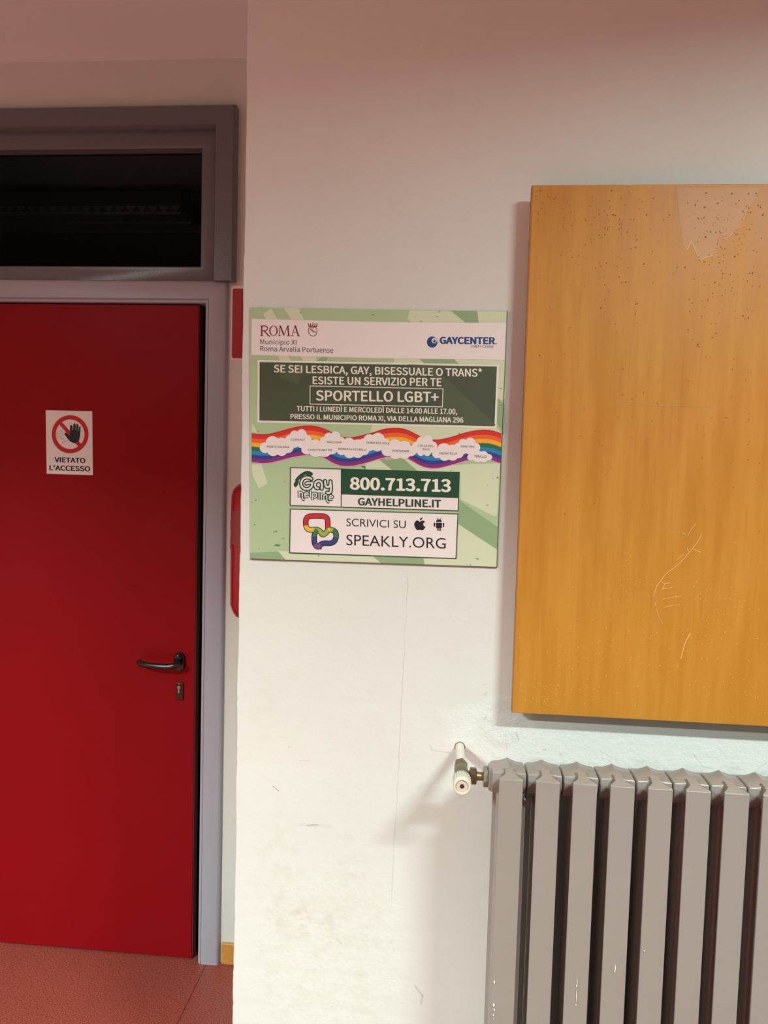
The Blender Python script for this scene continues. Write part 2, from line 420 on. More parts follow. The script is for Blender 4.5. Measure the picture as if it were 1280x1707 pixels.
# lever handle
G = lambda x, y: (200+x/6.4, 1060+y/6.4)
def GW(x, y, d): return W(*G(x, y), YLF-d)
hd = empty('door_handle', GW(640, 270, 0)); hd.parent = door; hd.location = GW(640, 270, 0)-door.location
bm = bmesh.new(); c0 = GW(640, 228, 0); c1 = GW(640, 318, 0); pts = []
for k in range(24):
    t = math.pi*k/23; pts.append((c0.x+.0165*math.cos(t), c0.z+.0165*math.sin(t)))
for k in range(24):
    t = math.pi+math.pi*k/23; pts.append((c1.x+.0165*math.cos(t), c1.z+.0165*math.sin(t)))
a = [bm.verts.new((x, YLF, z)) for x, z in pts]; b = [bm.verts.new((x, YLF-.009, z)) for x, z in pts]
cx = (c0.x+c1.x)/2; cz = (c0.z+c1.z)/2
c = [bm.verts.new((cx+(x-cx)*.86, YLF-.012, cz+(z-cz)*.93)) for x, z in pts]
for p, q in ((a, b), (b, c)):
    for k in range(48): bm.faces.new((p[k], p[(k+1) % 48], q[(k+1) % 48], q[k]))
bm.faces.new(a); bm.faces.new(c)
obj('rosette', bm, MAT['black_plastic'], hd, smooth=True)
bm = bmesh.new()
lathe(bm, GW(632, 228, .010), (0, -1, 0), [(0, .011), (.010, .0105), (.013, .009), (.0145, .005)], 24)
obj('lever_neck', bm, MAT['black_plastic'], hd, smooth=True)
bm = bmesh.new()
pth = [GW(628, 296, .008), GW(622, 300, .034), GW(590, 315, .046), GW(520, 328, .049), GW(430, 326, .050), GW(340, 318, .049), GW(262, 306, .046), GW(218, 292, .038), GW(208, 280, .022)]
tube(bm, spline(pth, 8), .0093, 18)
obj('lever', bm, MAT['black_plastic'], hd, smooth=True)
bm = bmesh.new(); p = GW(640, 587, 0); box(bm, p.x-.0120, p.x+.0120, YLF-.006, YLF, p.z-.0285, p.z+.0285)
ks = obj('lock_plate', bm, MAT['brown_metal'], door, bevel=0.0035)
bm = bmesh.new(); p = GW(636, 545, 0); lathe(bm, (p.x, YLF-.006, p.z), (0, -1, 0), [(0, .0062), (.0025, .0060), (.0035, .0045)], 24)
box(bm, p.x-.0028, p.x+.0028, YLF-.0085, YLF-.006, p.z-.017, p.z)
obj('lock_cylinder', bm, MAT['steel'], ks)
bm = bmesh.new(); p = GW(638, 502, 0); lathe(bm, (p.x, YLF-.006, p.z), (0, -1, 0), [(0, .0025), (.001, .0022)], 12)
obj('screw', bm, MAT['steel'], ks)

# transom window over the door
YO = YD-0.034; YS = YD-0.008; YG = YD+0.030
tr = empty('window_1', (IX1-.46, YD, 2.4)); tag(tr, 'dark transom window in a grey metal frame above the red door', None, kind='structure')
TX1o = W(390.6, 320, YO).x; TX1i = W(357.0, 320, YO).x; TZo = W(200, 174.8, YO).z; TZi = W(200, 210.5, YO).z
TZb = W(200, 466.2, YO).z; uo = TX1o-TX1i
po = [(0, -.02), (0, .030), (.003, .034), (uo-.006, .034), (uo, .028), (uo, -.0005), (uo-.015, -.0005), (uo-.02, -.02)]
TX0i = TX1i-0.952
bm = bmesh.new(); sweep(bm, po, TX0i, TX1i, TZb, TZi, YD)
obj('outer_frame', bm, MAT['frame_shaded'], tr, smooth=True)
SX1 = W(335.2, 320, YS).x; SZ1 = W(200, 247.2, YS).z; SZ0 = W(200, 443.6, YS).z
us = 0.054
SX0 = TX0i+us
zb = SZ0-TZb                              # visible height of the bottom rail
ps = [(0, -.045), (0, .004), (.004, .008), (us-.001, .008), (us+.004, .004), (us+.004, -.045)]
rings = []
bm = bmesh.new()
for (x, z, sx, sz, kz) in ((SX0, SZ0, -1, -1, zb/us), (SX0, SZ1, -1, 1, 1), (SX1, SZ1, 1, 1, 1), (SX1, SZ0, 1, -1, zb/us)):
    rings.append([bm.verts.new((x+u*sx, YD-v, z+min(u, us)*sz*kz*(1 if u < us else 1.0))) for u, v in ps])
for i in range(4):
    a, b = rings[i], rings[(i+1) % 4]
    for k in range(6): bm.faces.new((a[k], a[(k+1) % 6], b[(k+1) % 6], b[k]))
obj('sash', bm, MAT['frame_shaded'], tr, smooth=True)
bm = bmesh.new(); box(bm, SX0-.01, SX1+.01, YG, YG+.004, SZ0-.01, SZ1+.01)
obj('pane', bm, MAT['glass'], tr)
bm = bmesh.new(); box(bm, IX0-.02, IX1+.02, YD-.004, YD+.08, IZ+OU-.012, TZb+.004)
obj('mullion', bm, MAT['black'], tr)

# ------------------------------------------------------------------ unlit louvred lamp seen through the transom
YX = 1.75
lampx1 = W(303, 328, YX).x; lz0 = W(250, 341.5, YX).z; lz1 = W(250, 317.5, YX).z
lf = empty('ceiling_lamp_fixture', (lampx1-.62, YX+.1, CEIL)); tag(lf, 'unlit louvred ceiling lamp seen through the dark transom window above the door', 'lamp')
bm = bmesh.new(); box(bm, lampx1-1.24, lampx1, YX, YX+.26, lz0, lz1); obj('housing', bm, MAT['lamp_steel'], lf, bevel=.003)
for hx in (-1.0, -.25):
    bm = bmesh.new(); tube(bm, [(lampx1+hx, YX+.13, lz1), (lampx1+hx, YX+.13, CEIL)], .006, 10)
    obj('hanger', bm, MAT['lamp_steel'], lf)
bm = bmesh.new(); box(bm, lampx1+.03, lampx1+.16, YX+.03, YX+.10, lz1-.035, lz1-.004); obj('connector_box', bm, MAT['lamp_steel'], lf)
bme = None
for k in range(24):
    bm = bmesh.new(); xx = lampx1-.03-.0505*k; z0 = lz0-.052
    # V-shaped reflector blade between the two tubes
    pts = [(-.024, lz0-.002), (.024, lz0-.002), (.003, lz0-.030), (-.003, lz0-.030)]
    a = [bm.verts.new((xx+px, YX+.004, z)) for px, z in pts]; b = [bm.verts.new((xx+px*.9, YX+.255, z)) for px, z in pts]
    for i in range(4): bm.faces.new((a[i], a[(i+1) % 4], b[(i+1) % 4], b[i]))
    bm.faces.new(a[::-1]); bm.faces.new(b)
    obj('louvre_blade', bm, MAT['louvre'], lf)
bm = bmesh.new()
for dy in (0.0, .125, .25): box(bm, lampx1-1.22, lampx1-.004, YX+dy, YX+dy+.006, lz0-.040, lz0-.028)
obj('louvre_rail', bm, MAT['louvre'], lf)

# ------------------------------------------------------------------ flat print helpers
def rr(pts): return [Vector((p[0], p[1], 0)) for p in pts]
def flat(name, loops, mat, y, parent, mp=lambda x, z: (x, z), kind=None, label=None):
    """filled flat shapes printed on a panel: loops in picture units, mp -> pixel, on plane y"""
    verts = []; faces = []
    for li, lp in enumerate(loops):
        base = len(verts)
        pp = [W(*mp(*q), y-0.000004*(li % 12)) for q in lp]
        verts += [tuple(v) for v in pp]
        for tri in tessellate_polygon([[Vector((v.x, v.z, 0)) for v in pp]]):
            faces.append(tuple(base+i for i in tri))
    me = bpy.data.meshes.new(name); me.from_pydata(verts, [], faces); me.update()
    # face the room
    bm = bmesh.new(); bm.from_mesh(me); bm.normal_update()
    for f in bm.faces:
        if f.normal.y > 0: f.normal_flip()
    bm.to_mesh(me); bm.free()
    o = link_mesh(name, me, mat, parent)
    if kind: o['kind'] = kind
    if label: o['label'] = label
    return o
def circ(cx, cy, rx, ry=None, n=28):
    ry = ry or rx
    return [(cx+rx*math.cos(2*math.pi*k/n), cy+ry*math.sin(2*math.pi*k/n)) for k in range(n)]
def stroke(pts, w, n=8, smooth=True):
    P = [Vector((a, b, 0)) for a, b in pts]
    if smooth and len(P) > 2: P = spline([tuple(p) for p in P], n)
    quads = []
    for a, b in zip(P, P[1:]):
        d = (b-a)
        if d.length < 1e-6: continue
        nn = Vector((-d.y, d.x, 0)).normalized()*w/2; e = d.normalized()*w*0.12
        quads.append([tuple((a-e+nn)[:2]), tuple((b+e+nn)[:2]), tuple((b+e-nn)[:2]), tuple((a-e-nn)[:2])])
    return quads
_cap = {}
try:      # the sans serif that ships inside Blender; the built-in one otherwise
    import os
    FONT = bpy.data.fonts.load(os.path.join(bpy.utils.system_resource('DATAFILES'), 'fonts', 'Noto Sans CJK Regular.woff2'))
except Exception:
    FONT = None
def text_mesh(s, bold=0.0, spacing=1.0, builtin=False):
    cu = bpy.data.curves.new('t', 'FONT'); cu.body = s; cu.size = 1.0; cu.offset = bold
    if FONT and not builtin: cu.font = FONT
    cu.resolution_u = 4; cu.space_character = spacing
    ob = bpy.data.objects.new('t', cu); SC.collection.objects.link(ob)
    bpy.context.view_layer.update()
    dg = bpy.context.evaluated_depsgraph_get()
    me = bpy.data.meshes.new_from_object(ob.evaluated_get(dg))
    bpy.data.objects.remove(ob); bpy.data.curves.remove(cu)
    return me
def cap_height(builtin=False):
    if builtin not in _cap:
        me = text_mesh('H', builtin=builtin); _cap[builtin] = max(v.co.y for v in me.vertices)
    return _cap[builtin]
def text(name, s, left, right, cap, mat, y, parent, mp=lambda a, b: (a, b), bold=0.0, builtin=False, spacing=1.0):
    """left/right: the ends of the baseline, cap: height of the capitals, all in picture units"""
    me = text_mesh(s, 0.0, spacing, builtin); H = cap_height(builtin)
    me.materials.clear()
    x0 = min(v.co.x for v in me.vertices); x1 = max(v.co.x for v in me.vertices)
    caps = cap if isinstance(cap, tuple) else (cap, cap)
    for v in me.vertices:
        t = (v.co.x-x0)/(x1-x0); h = v.co.y/H
        px = left[0]+(right[0]-left[0])*t; py = left[1]+(right[1]-left[1])*t - h*(caps[0]+(caps[1]-caps[0])*t)
        v.co = W(*mp(px, py), y)
    bm = bmesh.new(); bm.from_mesh(me)
    if bold > 0.005:      # heavier weight: the same glyphs laid slightly shifted over themselves
        em = (W(*mp(left[0], left[1]), y)-W(*mp(left[0], left[1]-caps[0]), y)).length/0.72
        geom = bm.verts[:]+bm.edges[:]+bm.faces[:]
        r = bold*em
        for k in range(8):
            d = bmesh.ops.duplicate(bm, geom=geom)
            for v in d['geom']:
                if isinstance(v, bmesh.types.BMVert):
                    v.co += Vector((r*math.cos(math.pi*k/4), -0.000004*(k+1), 0.6*r*math.sin(math.pi*k/4)))
    bm.normal_update()
    for f in bm.faces:
        if f.normal.y > 0: f.normal_flip()
    bm.to_mesh(me); bm.free(); me.name = name
    return link_mesh(name, me, mat, parent)
def ink(name, r, g, b, rough=0.5, k=1.0):
    c = srgb(r, g, b); return plain('ink_'+name, shade(c, k), rough, var=0.02, nscale=30)

# ------------------------------------------------------------------ service poster on the projecting wall
I = dict(g0=ink('mid_green', 172, 196, 152), g1=ink('pale_green', 206, 216, 182), g2=ink('sage', 142, 170, 126),
         white=ink('white', 232, 224, 220), box=ink('olive', 70, 80, 60), box2=ink('olive_light', 80, 91, 66), cream=ink('cream', 232, 230, 214),
         maroon=ink('maroon', 120, 18, 34), black=ink('black', 22, 20, 22), grey=ink('grey', 60, 56, 60), blue=ink('blue', 22, 60, 124),
         green=ink('dark_green', 20, 70, 44), line=ink('line_green', 34, 58, 42), speck=ink('speck', 104, 126, 92), edge=ink('edge', 96, 88, 68))
po_ = [W(416.4, 512.3, 0), W(846.3, 518.6, 0), W(828.6, 946.3, 0), W(417.0, 932.4, 0)]
PT = 0.0032
poster = empty('poster', ((po_[0].x+po_[1].x)/2, 0, po_[3].z))
tag(poster, 'square green service poster with rainbow band and helpline boxes on the cream wall', 'poster')
bm = bmesh.new()
cor = [W(416.4, 512.3, -PT), W(846.3, 518.6, -PT), W(828.6, 946.3, -PT), W(417.0, 932.4, -PT)]
a = [bm.verts.new((p.x, -0.0002, p.z)) for p in cor]; b = [bm.verts.new(p) for p in cor]
bm.faces.new(a); bm.faces.new(b[::-1])
for k in range(4): bm.faces.new((a[k], a[(k+1) % 4], b[(k+1) % 4], b[k]))
obj('panel', bm, I['g0'], poster)
LY = lambda n: -PT-0.00018*n
A = lambda x, y: (410+x/5.565, 505+y/5.565)
B = lambda x, y: (620+x/5.565, 505+y/5.565)
Cc = lambda x, y: (410+x/5.565, 700+y/5.565)
Dd = lambda x, y: (620+x/5.565, 700+y/5.565)
Ee = lambda x, y: (470+x/4.129, 770+y/4.129)
H8 = lambda x, y: (400+x/2.8444, 840+y/2.8444)
idm = lambda x, y: (x, y)
def P(f, *pts): return [f(*p) for p in pts]
# background shapes
light = [P(A, (160, 100), (235, 52), (292, 152), (180, 150)), P(A, (350, 45), (492, 50), (538, 158), (415, 152)),
         P(B, (350, 68), (735, 74), (865, 182), (365, 178), (328, 150)), P(B, (975, 76), (1262, 82), (1240, 530), (1235, 240), (990, 182)),
         P(A, (298, 485), (385, 488), (418, 535), (312, 532)), P(A, (508, 495), (650, 500), (665, 545), (530, 540)),
         P(B, (208, 515), (442, 522), (490, 565), (200, 555)), P(B, (765, 524), (1240, 530), (1236, 880), (1205, 905), (1165, 880), (1172, 572), (800, 562)),
         P(Cc, (1170, 40), (1400, 50), (1400, 180), (1150, 130)), P(Dd, (0, 40), (1150, 70), (1210, 130), (1190, 250), (600, 300), (0, 250)),
         P(Cc, (1060, 425), (1500, 470), (1500, 700), (1340, 430)), P(Dd, (-60, 330), (80, 380), (190, 470), (-60, 470)),
         P(Dd, (290, 358), (700, 420), (1190, 400), (1158, 890), (1120, 890), (820, 738), (820, 480), (430, 480)),
         P(Cc, (52, 415), (145, 412), (200, 590), (120, 637), (60, 520)), P(Cc, (55, 30), (75, 60), (110, 118), (52, 118)),
         P(H8, (180, 222), (240, 226), (240, 238), (640, 250), (672, 285), (215, 264)), P(H8, (870, 258), (1030, 262), (1036, 95), (1218, 215), (1216, 302), (868, 290)),
         P(Cc, (600, 806), (900, 815), (900, 825), (560, 815))]
for k, sh in enumerate(light): flat('camouflage_shape', [sh], I['g1'], LY(1)-.000004*k, poster)
dark = [P(B, (735, 74), (975, 76), (990, 182), (865, 182)), P(B, (442, 522), (765, 524), (800, 565), (490, 565)),
        P(B, (1165, 885), (1235, 945), (1228, 1215), (1150, 1100)), P(Dd, (85, 378), (290, 358), (430, 480), (190, 470)),
        P(H8, (1035, -25), (1050, -10), (1222, 110), (1218, 216), (1034, 95)), P(H8, (628, 248), (870, 258), (876, 290), (675, 284)),
        P(H8, (48, 232), (180, 226), (214, 264), (48, 258)), P(Cc, (1255, 340), (1290, 350), (1290, 400), (1240, 365)),
        P(A, (640, 545), (700, 505), (760, 508), (735, 545))]
for k, sh in enumerate(dark): flat('camouflage_shape', [sh], I['g2'], LY(1.6)-.000004*k, poster)
sp = []
for (f, x, y, w, h) in ((A, 505, 90, 22, 9), (A, 1180, 110, 30, 9), (B, 625, 80, 26, 9), (B, 605, 125, 22, 7), (B, 455, 172, 36, 7), (B, 402, 132, 8, 8), (A, 145, 45, 20, 8),
    (A, 990, 538, 22, 6), (B, 1195, 793, 26, 10), (B, 1195, 950, 26, 8), (Cc, 110, 108, 20, 8), (Cc, 90, 745, 16, 12), (Cc, 360, 572, 12, 14), (Cc, 55, 765, 10, 6),
    (Dd, 808, 125, 16, 14), (Dd, 1165, 535, 24, 18), (Dd, 1120, 543, 12, 6), (Dd, 1075, 792, 16, 9), (Dd, 1068, 605, 10, 8), (Dd, 730, 470, 14, 6),
    (H8, 170, 130, 22, 5), (H8, 177, 196, 34, 12), (H8, 160, 133, 8, 5), (H8, 70, 98, 12, 4), (H8, 373, 246, 10, 5), (H8, 1125, 261, 22, 6), (H8, 1092, 290, 12, 5), (H8, 1172, 6, 10, 5), (H8, 205, 163, 16, 4), (H8, 90, 212, 8, 4)):
    sp.append(P(f, (x-w/2, y), (x-w*.1, y-h/2), (x+w/2, y-h*.1), (x+w*.15, y+h/2)))
flat('print_speck', sp, I['speck'], LY(2), poster, kind='stuff')
# header
hs = flat('header_strip', [P(A, (53, 147), (1168, 176))[:2] + P(B, (1257, 186), (1240, 529)) + P(A, (1168, 512), (50, 483))], I['white'], LY(2), poster)
# "ROMA" in Roman capitals: strokes thick and thin with serifs
def roma(mp):
    q = []
    q += stroke([(146, 213), (146, 304)], 13, smooth=False)
    q += stroke([(132, 212), (172, 212)], 6, smooth=False); q += stroke([(132, 304), (160, 304)], 6, smooth=False)
    q += stroke([(150, 213), (176, 213), (197, 224), (198, 242), (182, 257), (152, 260)], 9)
    q += stroke([(168, 258), (190, 282), (208, 303), (222, 306)], 11)
    for k in range(28):
        t0 = 2*math.pi*k/28; t1 = 2*math.pi*(k+1)/28
        w0 = 5+5*abs(math.cos(t0)); w1 = 5+5*abs(math.cos(t1))
        q.append([(255+(40-w)*math.cos(t), 258+(48-w*.7)*math.sin(t)) for t, w in ((t0, 0), (t1, 0), (t1, w1*1.3), (t0, w0*1.3))])
    q += stroke([(316, 213), (308, 304)], 7, smooth=False); q += stroke([(318, 213), (351, 300)], 13, smooth=False)
    q += stroke([(351, 300), (386, 213)], 6, smooth=False); q += stroke([(387, 213), (396, 304)], 13, smooth=False)
    q += stroke([(297, 304), (320, 304)], 6, smooth=False); q += stroke([(380, 305), (411, 305)], 6, smooth=False); q += stroke([(306, 213), (322, 213)], 6, smooth=False); q += stroke([(384, 213), (400, 213)], 6, smooth=False)
    q += stroke([(456, 210), (427, 304)], 6, smooth=False); q += stroke([(456, 210), (486, 304)], 13, smooth=False)
    q += stroke([(436, 272), (474, 272)], 6, smooth=False); q += stroke([(417, 305), (440, 305)], 6, smooth=False); q += stroke([(472, 306), (499, 306)], 6, smooth=False)
    return [[mp(*p) for p in k] for k in q]
flat('lettering', roma(A), I['maroon'], LY(3), poster, label='maroon Roman capitals')
crest = [stroke([(583, 232), (582, 270), (592, 295), (620, 308)], 6), stroke([(657, 236), (656, 272), (646, 298), (620, 308)], 6), stroke([(583, 232), (600, 226), (620, 231), (640, 227), (657, 236)], 5),
         stroke([(590, 240), (612, 258), (640, 278)], 4), stroke([(598, 236), (622, 256), (648, 270)], 4), stroke([(600, 248), (604, 240)], 3, smooth=False), stroke([(612, 262), (618, 250)], 3, smooth=False), stroke([(626, 272), (632, 260)], 3, smooth=False)]
cl = [[A(*p) for p in k] for s_ in crest for k in s_]
for cx in (579, 599, 620, 641, 661):
    cl += [P(A, *circ(cx, 194 if cx != 620 else 190, 5, n=10)), P(A, (cx*.85+93-7, 220), (cx*.95+31-3, 196), (cx*.95+31+3, 196), (cx*.85+93+7, 220))]
cl += [P(A, (584, 212), (656, 216), (655, 224), (585, 221))]
flat('crest', cl, I['maroon'], LY(3), poster, label='small crowned shield emblem')
text('lettering', 'Municipio XI', (132, 383), (467, 388), 45, I['black'], LY(3), poster, A, bold=.004)
text('lettering', 'Roma Arvalia Portuense', (132, 446), (810, 462), 46, I['black'], LY(3), poster, A, bold=.004)
flat('eye_emblem', [P(B, *circ(558, 363, 49, 52))], I['blue'], LY(3), poster, label='round blue eye emblem')
flat('eye_white', [P(B, *circ(577, 350, 24, 24))], I['white'], LY(4), poster)
flat('eye_pupil', [P(B, *circ(577, 353, 14, 14)), P(B, *circ(538, 322, 5, 3, 8))], I['blue'], LY(5), poster)
flat('eye_glint', [P(B, *circ(571, 349, 5, 5, 10))], I['white'], LY(6), poster)
text('lettering', 'GAYCENTER', (632, 377), (1136, 381), 60, I['blue'], LY(3), poster, B, bold=.065)
flat('lettering', [P(B, *circ(1150, 379, 7, 7, 10))], I['blue'], LY(3), poster)
text('lettering', 'LGBT+ Center', (917, 413), (1130, 416), 24, I['blue'], LY(3), poster, B, bold=.012)
# olive announcement box
ob = flat('announcement_border', [P(A, (108, 530)) + P(B, (1176, 573), (1155, 1162)) + P(A, (106, 1108))], I['cream'], LY(2), poster)
flat('announcement_box', [P(A, (126, 548)) + P(B, (1158, 590), (1136, 1144)) + P(A, (124, 1090))], I['box'], LY(3), poster)
for k, sh in enumerate([P(B, (330, 560+10), (560, 578), (1150, 1135), (560, 1130), (380, 1000), (640, 1000), (660, 740)), P(A, (260, 560), (560, 570), (480, 760), (330, 690))]): flat('announcement_shape', [sh], I['box2'], LY(3.5)-.00001*k, poster)
text('lettering', 'SE SEI LESBICA, GAY, BISESSUALE O TRANS*', (260, 642), (B(1018, 684)[0]-410)*5.565 and ((620-410)*5.565+1018, 684), (66, 70), I['cream'], LY(4), poster, A, bold=.028)
X2 = (620-410)*5.565
text('lettering', 'ESISTE UN SERVIZIO PER TE', (620, 751), (X2+643, 772), (68, 72), I['cream'], LY(4), poster, A, bold=.028)
text('lettering', 'SPORTELLO LGBT+', (652, 903), (X2+614, 921), (90, 94), I['cream'], LY(4), poster, A, bold=.030)
text('lettering', 'TUTTI I LUNED\u00cc E MERCOLED\u00cc DALLE 14.00 ALLE 17.00,', (472, 1002), (X2+788, 1032), (45, 48), I['cream'], LY(4), poster, A, bold=.028)
text('lettering', 'PRESSO IL MUNICIPIO ROMA XI, VIA DELLA MAGLIANA 296', (414, 1074), (X2+846, 1110), (43, 46), I['cream'], LY(4), poster, A, bold=.028)
q = []
c4 = [(594, 770), (X2+659, 797), (X2+653, 964), (594, 938)]
for k in range(4): q += stroke([c4[k], c4[(k+1) % 4]], 7, smooth=False)
flat('outline', [[A(*p) for p in k] for k in q], I['cream'], LY(4), poster)
# rainbow ribbon
XD = (620-410)*5.565
top = [(50, 122), (120, 132), (200, 130), (300, 108), (400, 80), (500, 58), (600, 52), (690, 68), (770, 100), (850, 140), (920, 160), (1000, 158), (1100, 135), (XD+20, 112), (XD+100, 86), (XD+200, 73), (XD+290, 80), (XD+360, 105), (XD+430, 142), (XD+500, 172), (XD+580, 182), (XD+650, 176), (XD+750, 152), (XD+850, 120), (XD+950, 98), (XD+1040, 90), (XD+1120, 98), (XD+1207, 127)]
bot = [(52, 395), (150, 405), (230, 399), (330, 375), (430, 350), (540, 332), (640, 328), (710, 346), (780, 388), (850, 420), (920, 432), (1000, 428), (1100, 405), (XD+0, 385), (XD+90, 357), (XD+190, 343), (XD+300, 350), (XD+370, 382), (XD+450, 427), (XD+530, 450), (XD+610, 450), (XD+700, 430), (XD+800, 402), (XD+900, 374), (XD+1000, 364), (XD+1100, 375), (XD+1190, 406)]
def yat(c, x):
    sm = [tuple(v[:2]) for v in c_sm[id(c)]]
    for (xa, ya), (xb, yb) in zip(sm, sm[1:]):
        if xa <= x <= xb: return ya+(yb-ya)*(x-xa)/(xb-xa+1e-9)
    return sm[0][1] if x < sm[0][0] else sm[-1][1]
c_sm = {id(top): spline([(a_, b_, 0) for a_, b_ in top], 6), id(bot): spline([(a_, b_, 0) for a_, b_ in bot], 6)}
cols7 = [('dark_red', 176, 28, 30), ('red', 214, 40, 30), ('orange', 232, 98, 44), ('yellow', 244, 172, 34), ('leaf_green', 24, 112, 70), ('sky_blue', 36, 128, 184), ('royal_blue', 40, 58, 140), ('purple', 140, 34, 118), ('pink_rim', 214, 170, 196)]
fr = [0, .035, .17, .31, .45, .59, .73, .86, .985, 1.01]
NS = 96
for i, (nm, r_, g_, b_) in enumerate(cols7):
    up, dn = [], []
    for k in range(NS+1):
        s_ = k/NS; x = 52+(XD+1200-52)*s_
        t0 = yat(top, x); b0 = yat(bot, x)
        up.append(Cc(x, t0+(b0-t0)*fr[i])); dn.append(Cc(x, t0+(b0-t0)*fr[i+1]))
    quads = [[up[k], up[k+1], dn[k+1], dn[k]] for k in range(NS)]
    flat('rainbow_stripe', quads, ink(nm, r_, g_, b_), LY(3), poster, label=nm.replace('_', ' ')+' rainbow stripe')
# clouds with district names
clouds = [((282, 243, 306, 186), 'PONTE GALERIA', (195, 257), (403, 260), 17), ((487, 173, 240, 176), 'CORVIALE', (417, 192), (547, 192), 17),
          ((678, 262, 326, 165), 'CASETTA MATTEI', (575, 285), (795, 289), 17), ((803, 186, 228, 162), 'MAGLIANA', (752, 213), (890, 217), 17),
          ((990, 260, 300, 190), 'BORGATA PETRELLI', (858, 276), (1113, 286), 17), ((XD+22, 205, 290, 172), 'PIANA DEL SOLE', (1120, 219), (XD+165, 227), 18),
          ((XD+250, 272, 318, 184), 'PORTUENSE', (XD+190, 296), (XD+347, 299), 18), ((XD+490, 238, 230, 196), None, None, None, 18),
          ((XD+702, 298, 286, 164), 'MURATELLA', (XD+627, 318), (XD+790, 321), 18), ((XD+882, 243, 240, 156), 'MARCONI', (XD+825, 254), (XD+947, 258), 18),
          ((XD+998, 337, 226, 114), 'TRULLO', (XD+945, 347), (XD+1063, 350), 20)]
for ci, ((cx, cy, w, h), s_, l_, r_, cp) in enumerate(clouds):
    rel = [(-.34, .08, .27), (-.12, -.17, .33), (.16, -.12, .30), (.35, .08, .27), (.16, .20, .29), (-.10, .21, .29), (0, .02, .42)]
    rnd = random.Random(ci)
    fl_ = -1 if ci % 2 else 1
    cls = [P(Cc, *circ(cx+fl_*a_*w, cy+b_*h, w*rad*.62, h*rad, 22)) for a_, b_, rad in rel]
    o_ = flat('cloud', cls, I['white'], LY(4+(ci % 2)*.5), poster)
    if s_: text('cloud_lettering', s_, l_, r_, cp, I['grey'], LY(5.5), poster, Cc, bold=.012)
text('cloud_lettering', 'COLLE DEL', (XD+427, 247), (XD+573, 251), 18, I['grey'], LY(5.5), poster, Cc, bold=.012)
text('cloud_lettering', 'SOLE', (XD+468, 280), (XD+537, 282), 18, I['grey'], LY(5.5), poster, Cc, bold=.012)
# helpline box
flat('helpline_border', [P(Ee, (55, 36), (1223, 70), (1214, 340), (53, 303))], I['line'], LY(4), poster)
flat('helpline_panel', [P(Ee, (62, 43), (1217, 76), (1208, 333), (60, 297))], I['white'], LY(5), poster)
flat('number_block', [P(Ee, (411, 50), (1220, 72), (1213, 249), (410, 224))], I['green'], LY(6), poster)
flat('divider', [P(Ee, (405, 50), (412, 50), (410, 312), (404, 312))], I['line'], LY(6.5), poster)
text('lettering', '800.713.713', (472, 187), (1157, 205), (78, 82), I['cream'], LY(7), poster, Ee, bold=.048)
text('lettering', 'GAYHELPLINE.IT', (525, 297), (1092, 313), (48, 50), I['line'], LY(7), poster, Ee, bold=.045)
E5 = lambda x, y: (480+x/12.8, 775+y/12.8)
hs_ = [[E5(*p) for p in k] for k in stroke([(180, 340), (215, 290), (290, 220), (370, 175), (430, 160)], 74)]
hs_ += [[E5(*p) for p in ((120, 400), (180, 310), (235, 345), (215, 420), (170, 480), (130, 460))], [E5(*p) for p in ((395, 150), (450, 128), (520, 165), (532, 200), (510, 235), (430, 245), (385, 215))]]
flat('handset_emblem', hs_, I['green'], LY(5.5), poster, label='dark green telephone handset')
def G_strokes(w):
    q = stroke([(500, 300), (455, 275), (395, 268), (320, 300), (285, 370), (285, 430), (320, 490), (395, 515), (460, 500), (505, 450), (515, 390)], w)
    q += stroke([(515, 385), (430, 385), (390, 400)], w, smooth=False)
    q += stroke([(720, 510), (720, 400), (690, 355), (640, 345), (590, 375), (575, 430), (600, 485), (640, 500)], w)
    q += stroke([(790, 345), (800, 430), (830, 470), (880, 460), (905, 400), (905, 345)], w)
    q += stroke([(905, 360), (915, 470), (910, 560), (880, 600), (835, 590)], w)
    for (x, y) in ((500, 300), (390, 400), (720, 510), (640, 500), (790, 345), (905, 350), (835, 590)): q.append(circ(x, y, w/2, n=12))
    return q
def h_strokes(w):
    q = stroke([(235, 555), (240, 690)], w, smooth=False) + stroke([(245, 610), (275, 585), (305, 610), (305, 690), (325, 735), (350, 745)], w)
    q += stroke([(355, 640), (430, 630), (410, 595), (375, 600), (355, 640), (370, 680), (420, 680)], w)
    q += stroke([(480, 555), (478, 690)], w, smooth=False)
    q += stroke([(520, 610), (522, 745)], w, smooth=False) + stroke([(528, 620), (560, 600), (605, 620), (605, 670), (575, 690), (540, 680)], w)
    q += stroke([(660, 590), (662, 740)], w, smooth=False) + stroke([(712, 640), (712, 742)], w, smooth=False) + stroke([(712, 596), (712, 606)], w, smooth=False)
    q += stroke([(765, 640), (765, 735)], w, smooth=False) + stroke([(768, 650), (800, 635), (825, 660), (828, 740), (850, 785), (880, 790)], w)
    q += stroke([(880, 700), (950, 690), (935, 660), (900, 660), (880, 700), (890, 735), (945, 740)], w)
    return q
flat('logo_outline', [[E5(*p) for p in k] for k in G_strokes(92) + h_strokes(62)], I['green'], LY(6), poster)
flat('logo_lettering', [[E5(*p) for p in k] for k in G_strokes(36) + h_strokes(22)], I['white'], LY(6.5), poster)
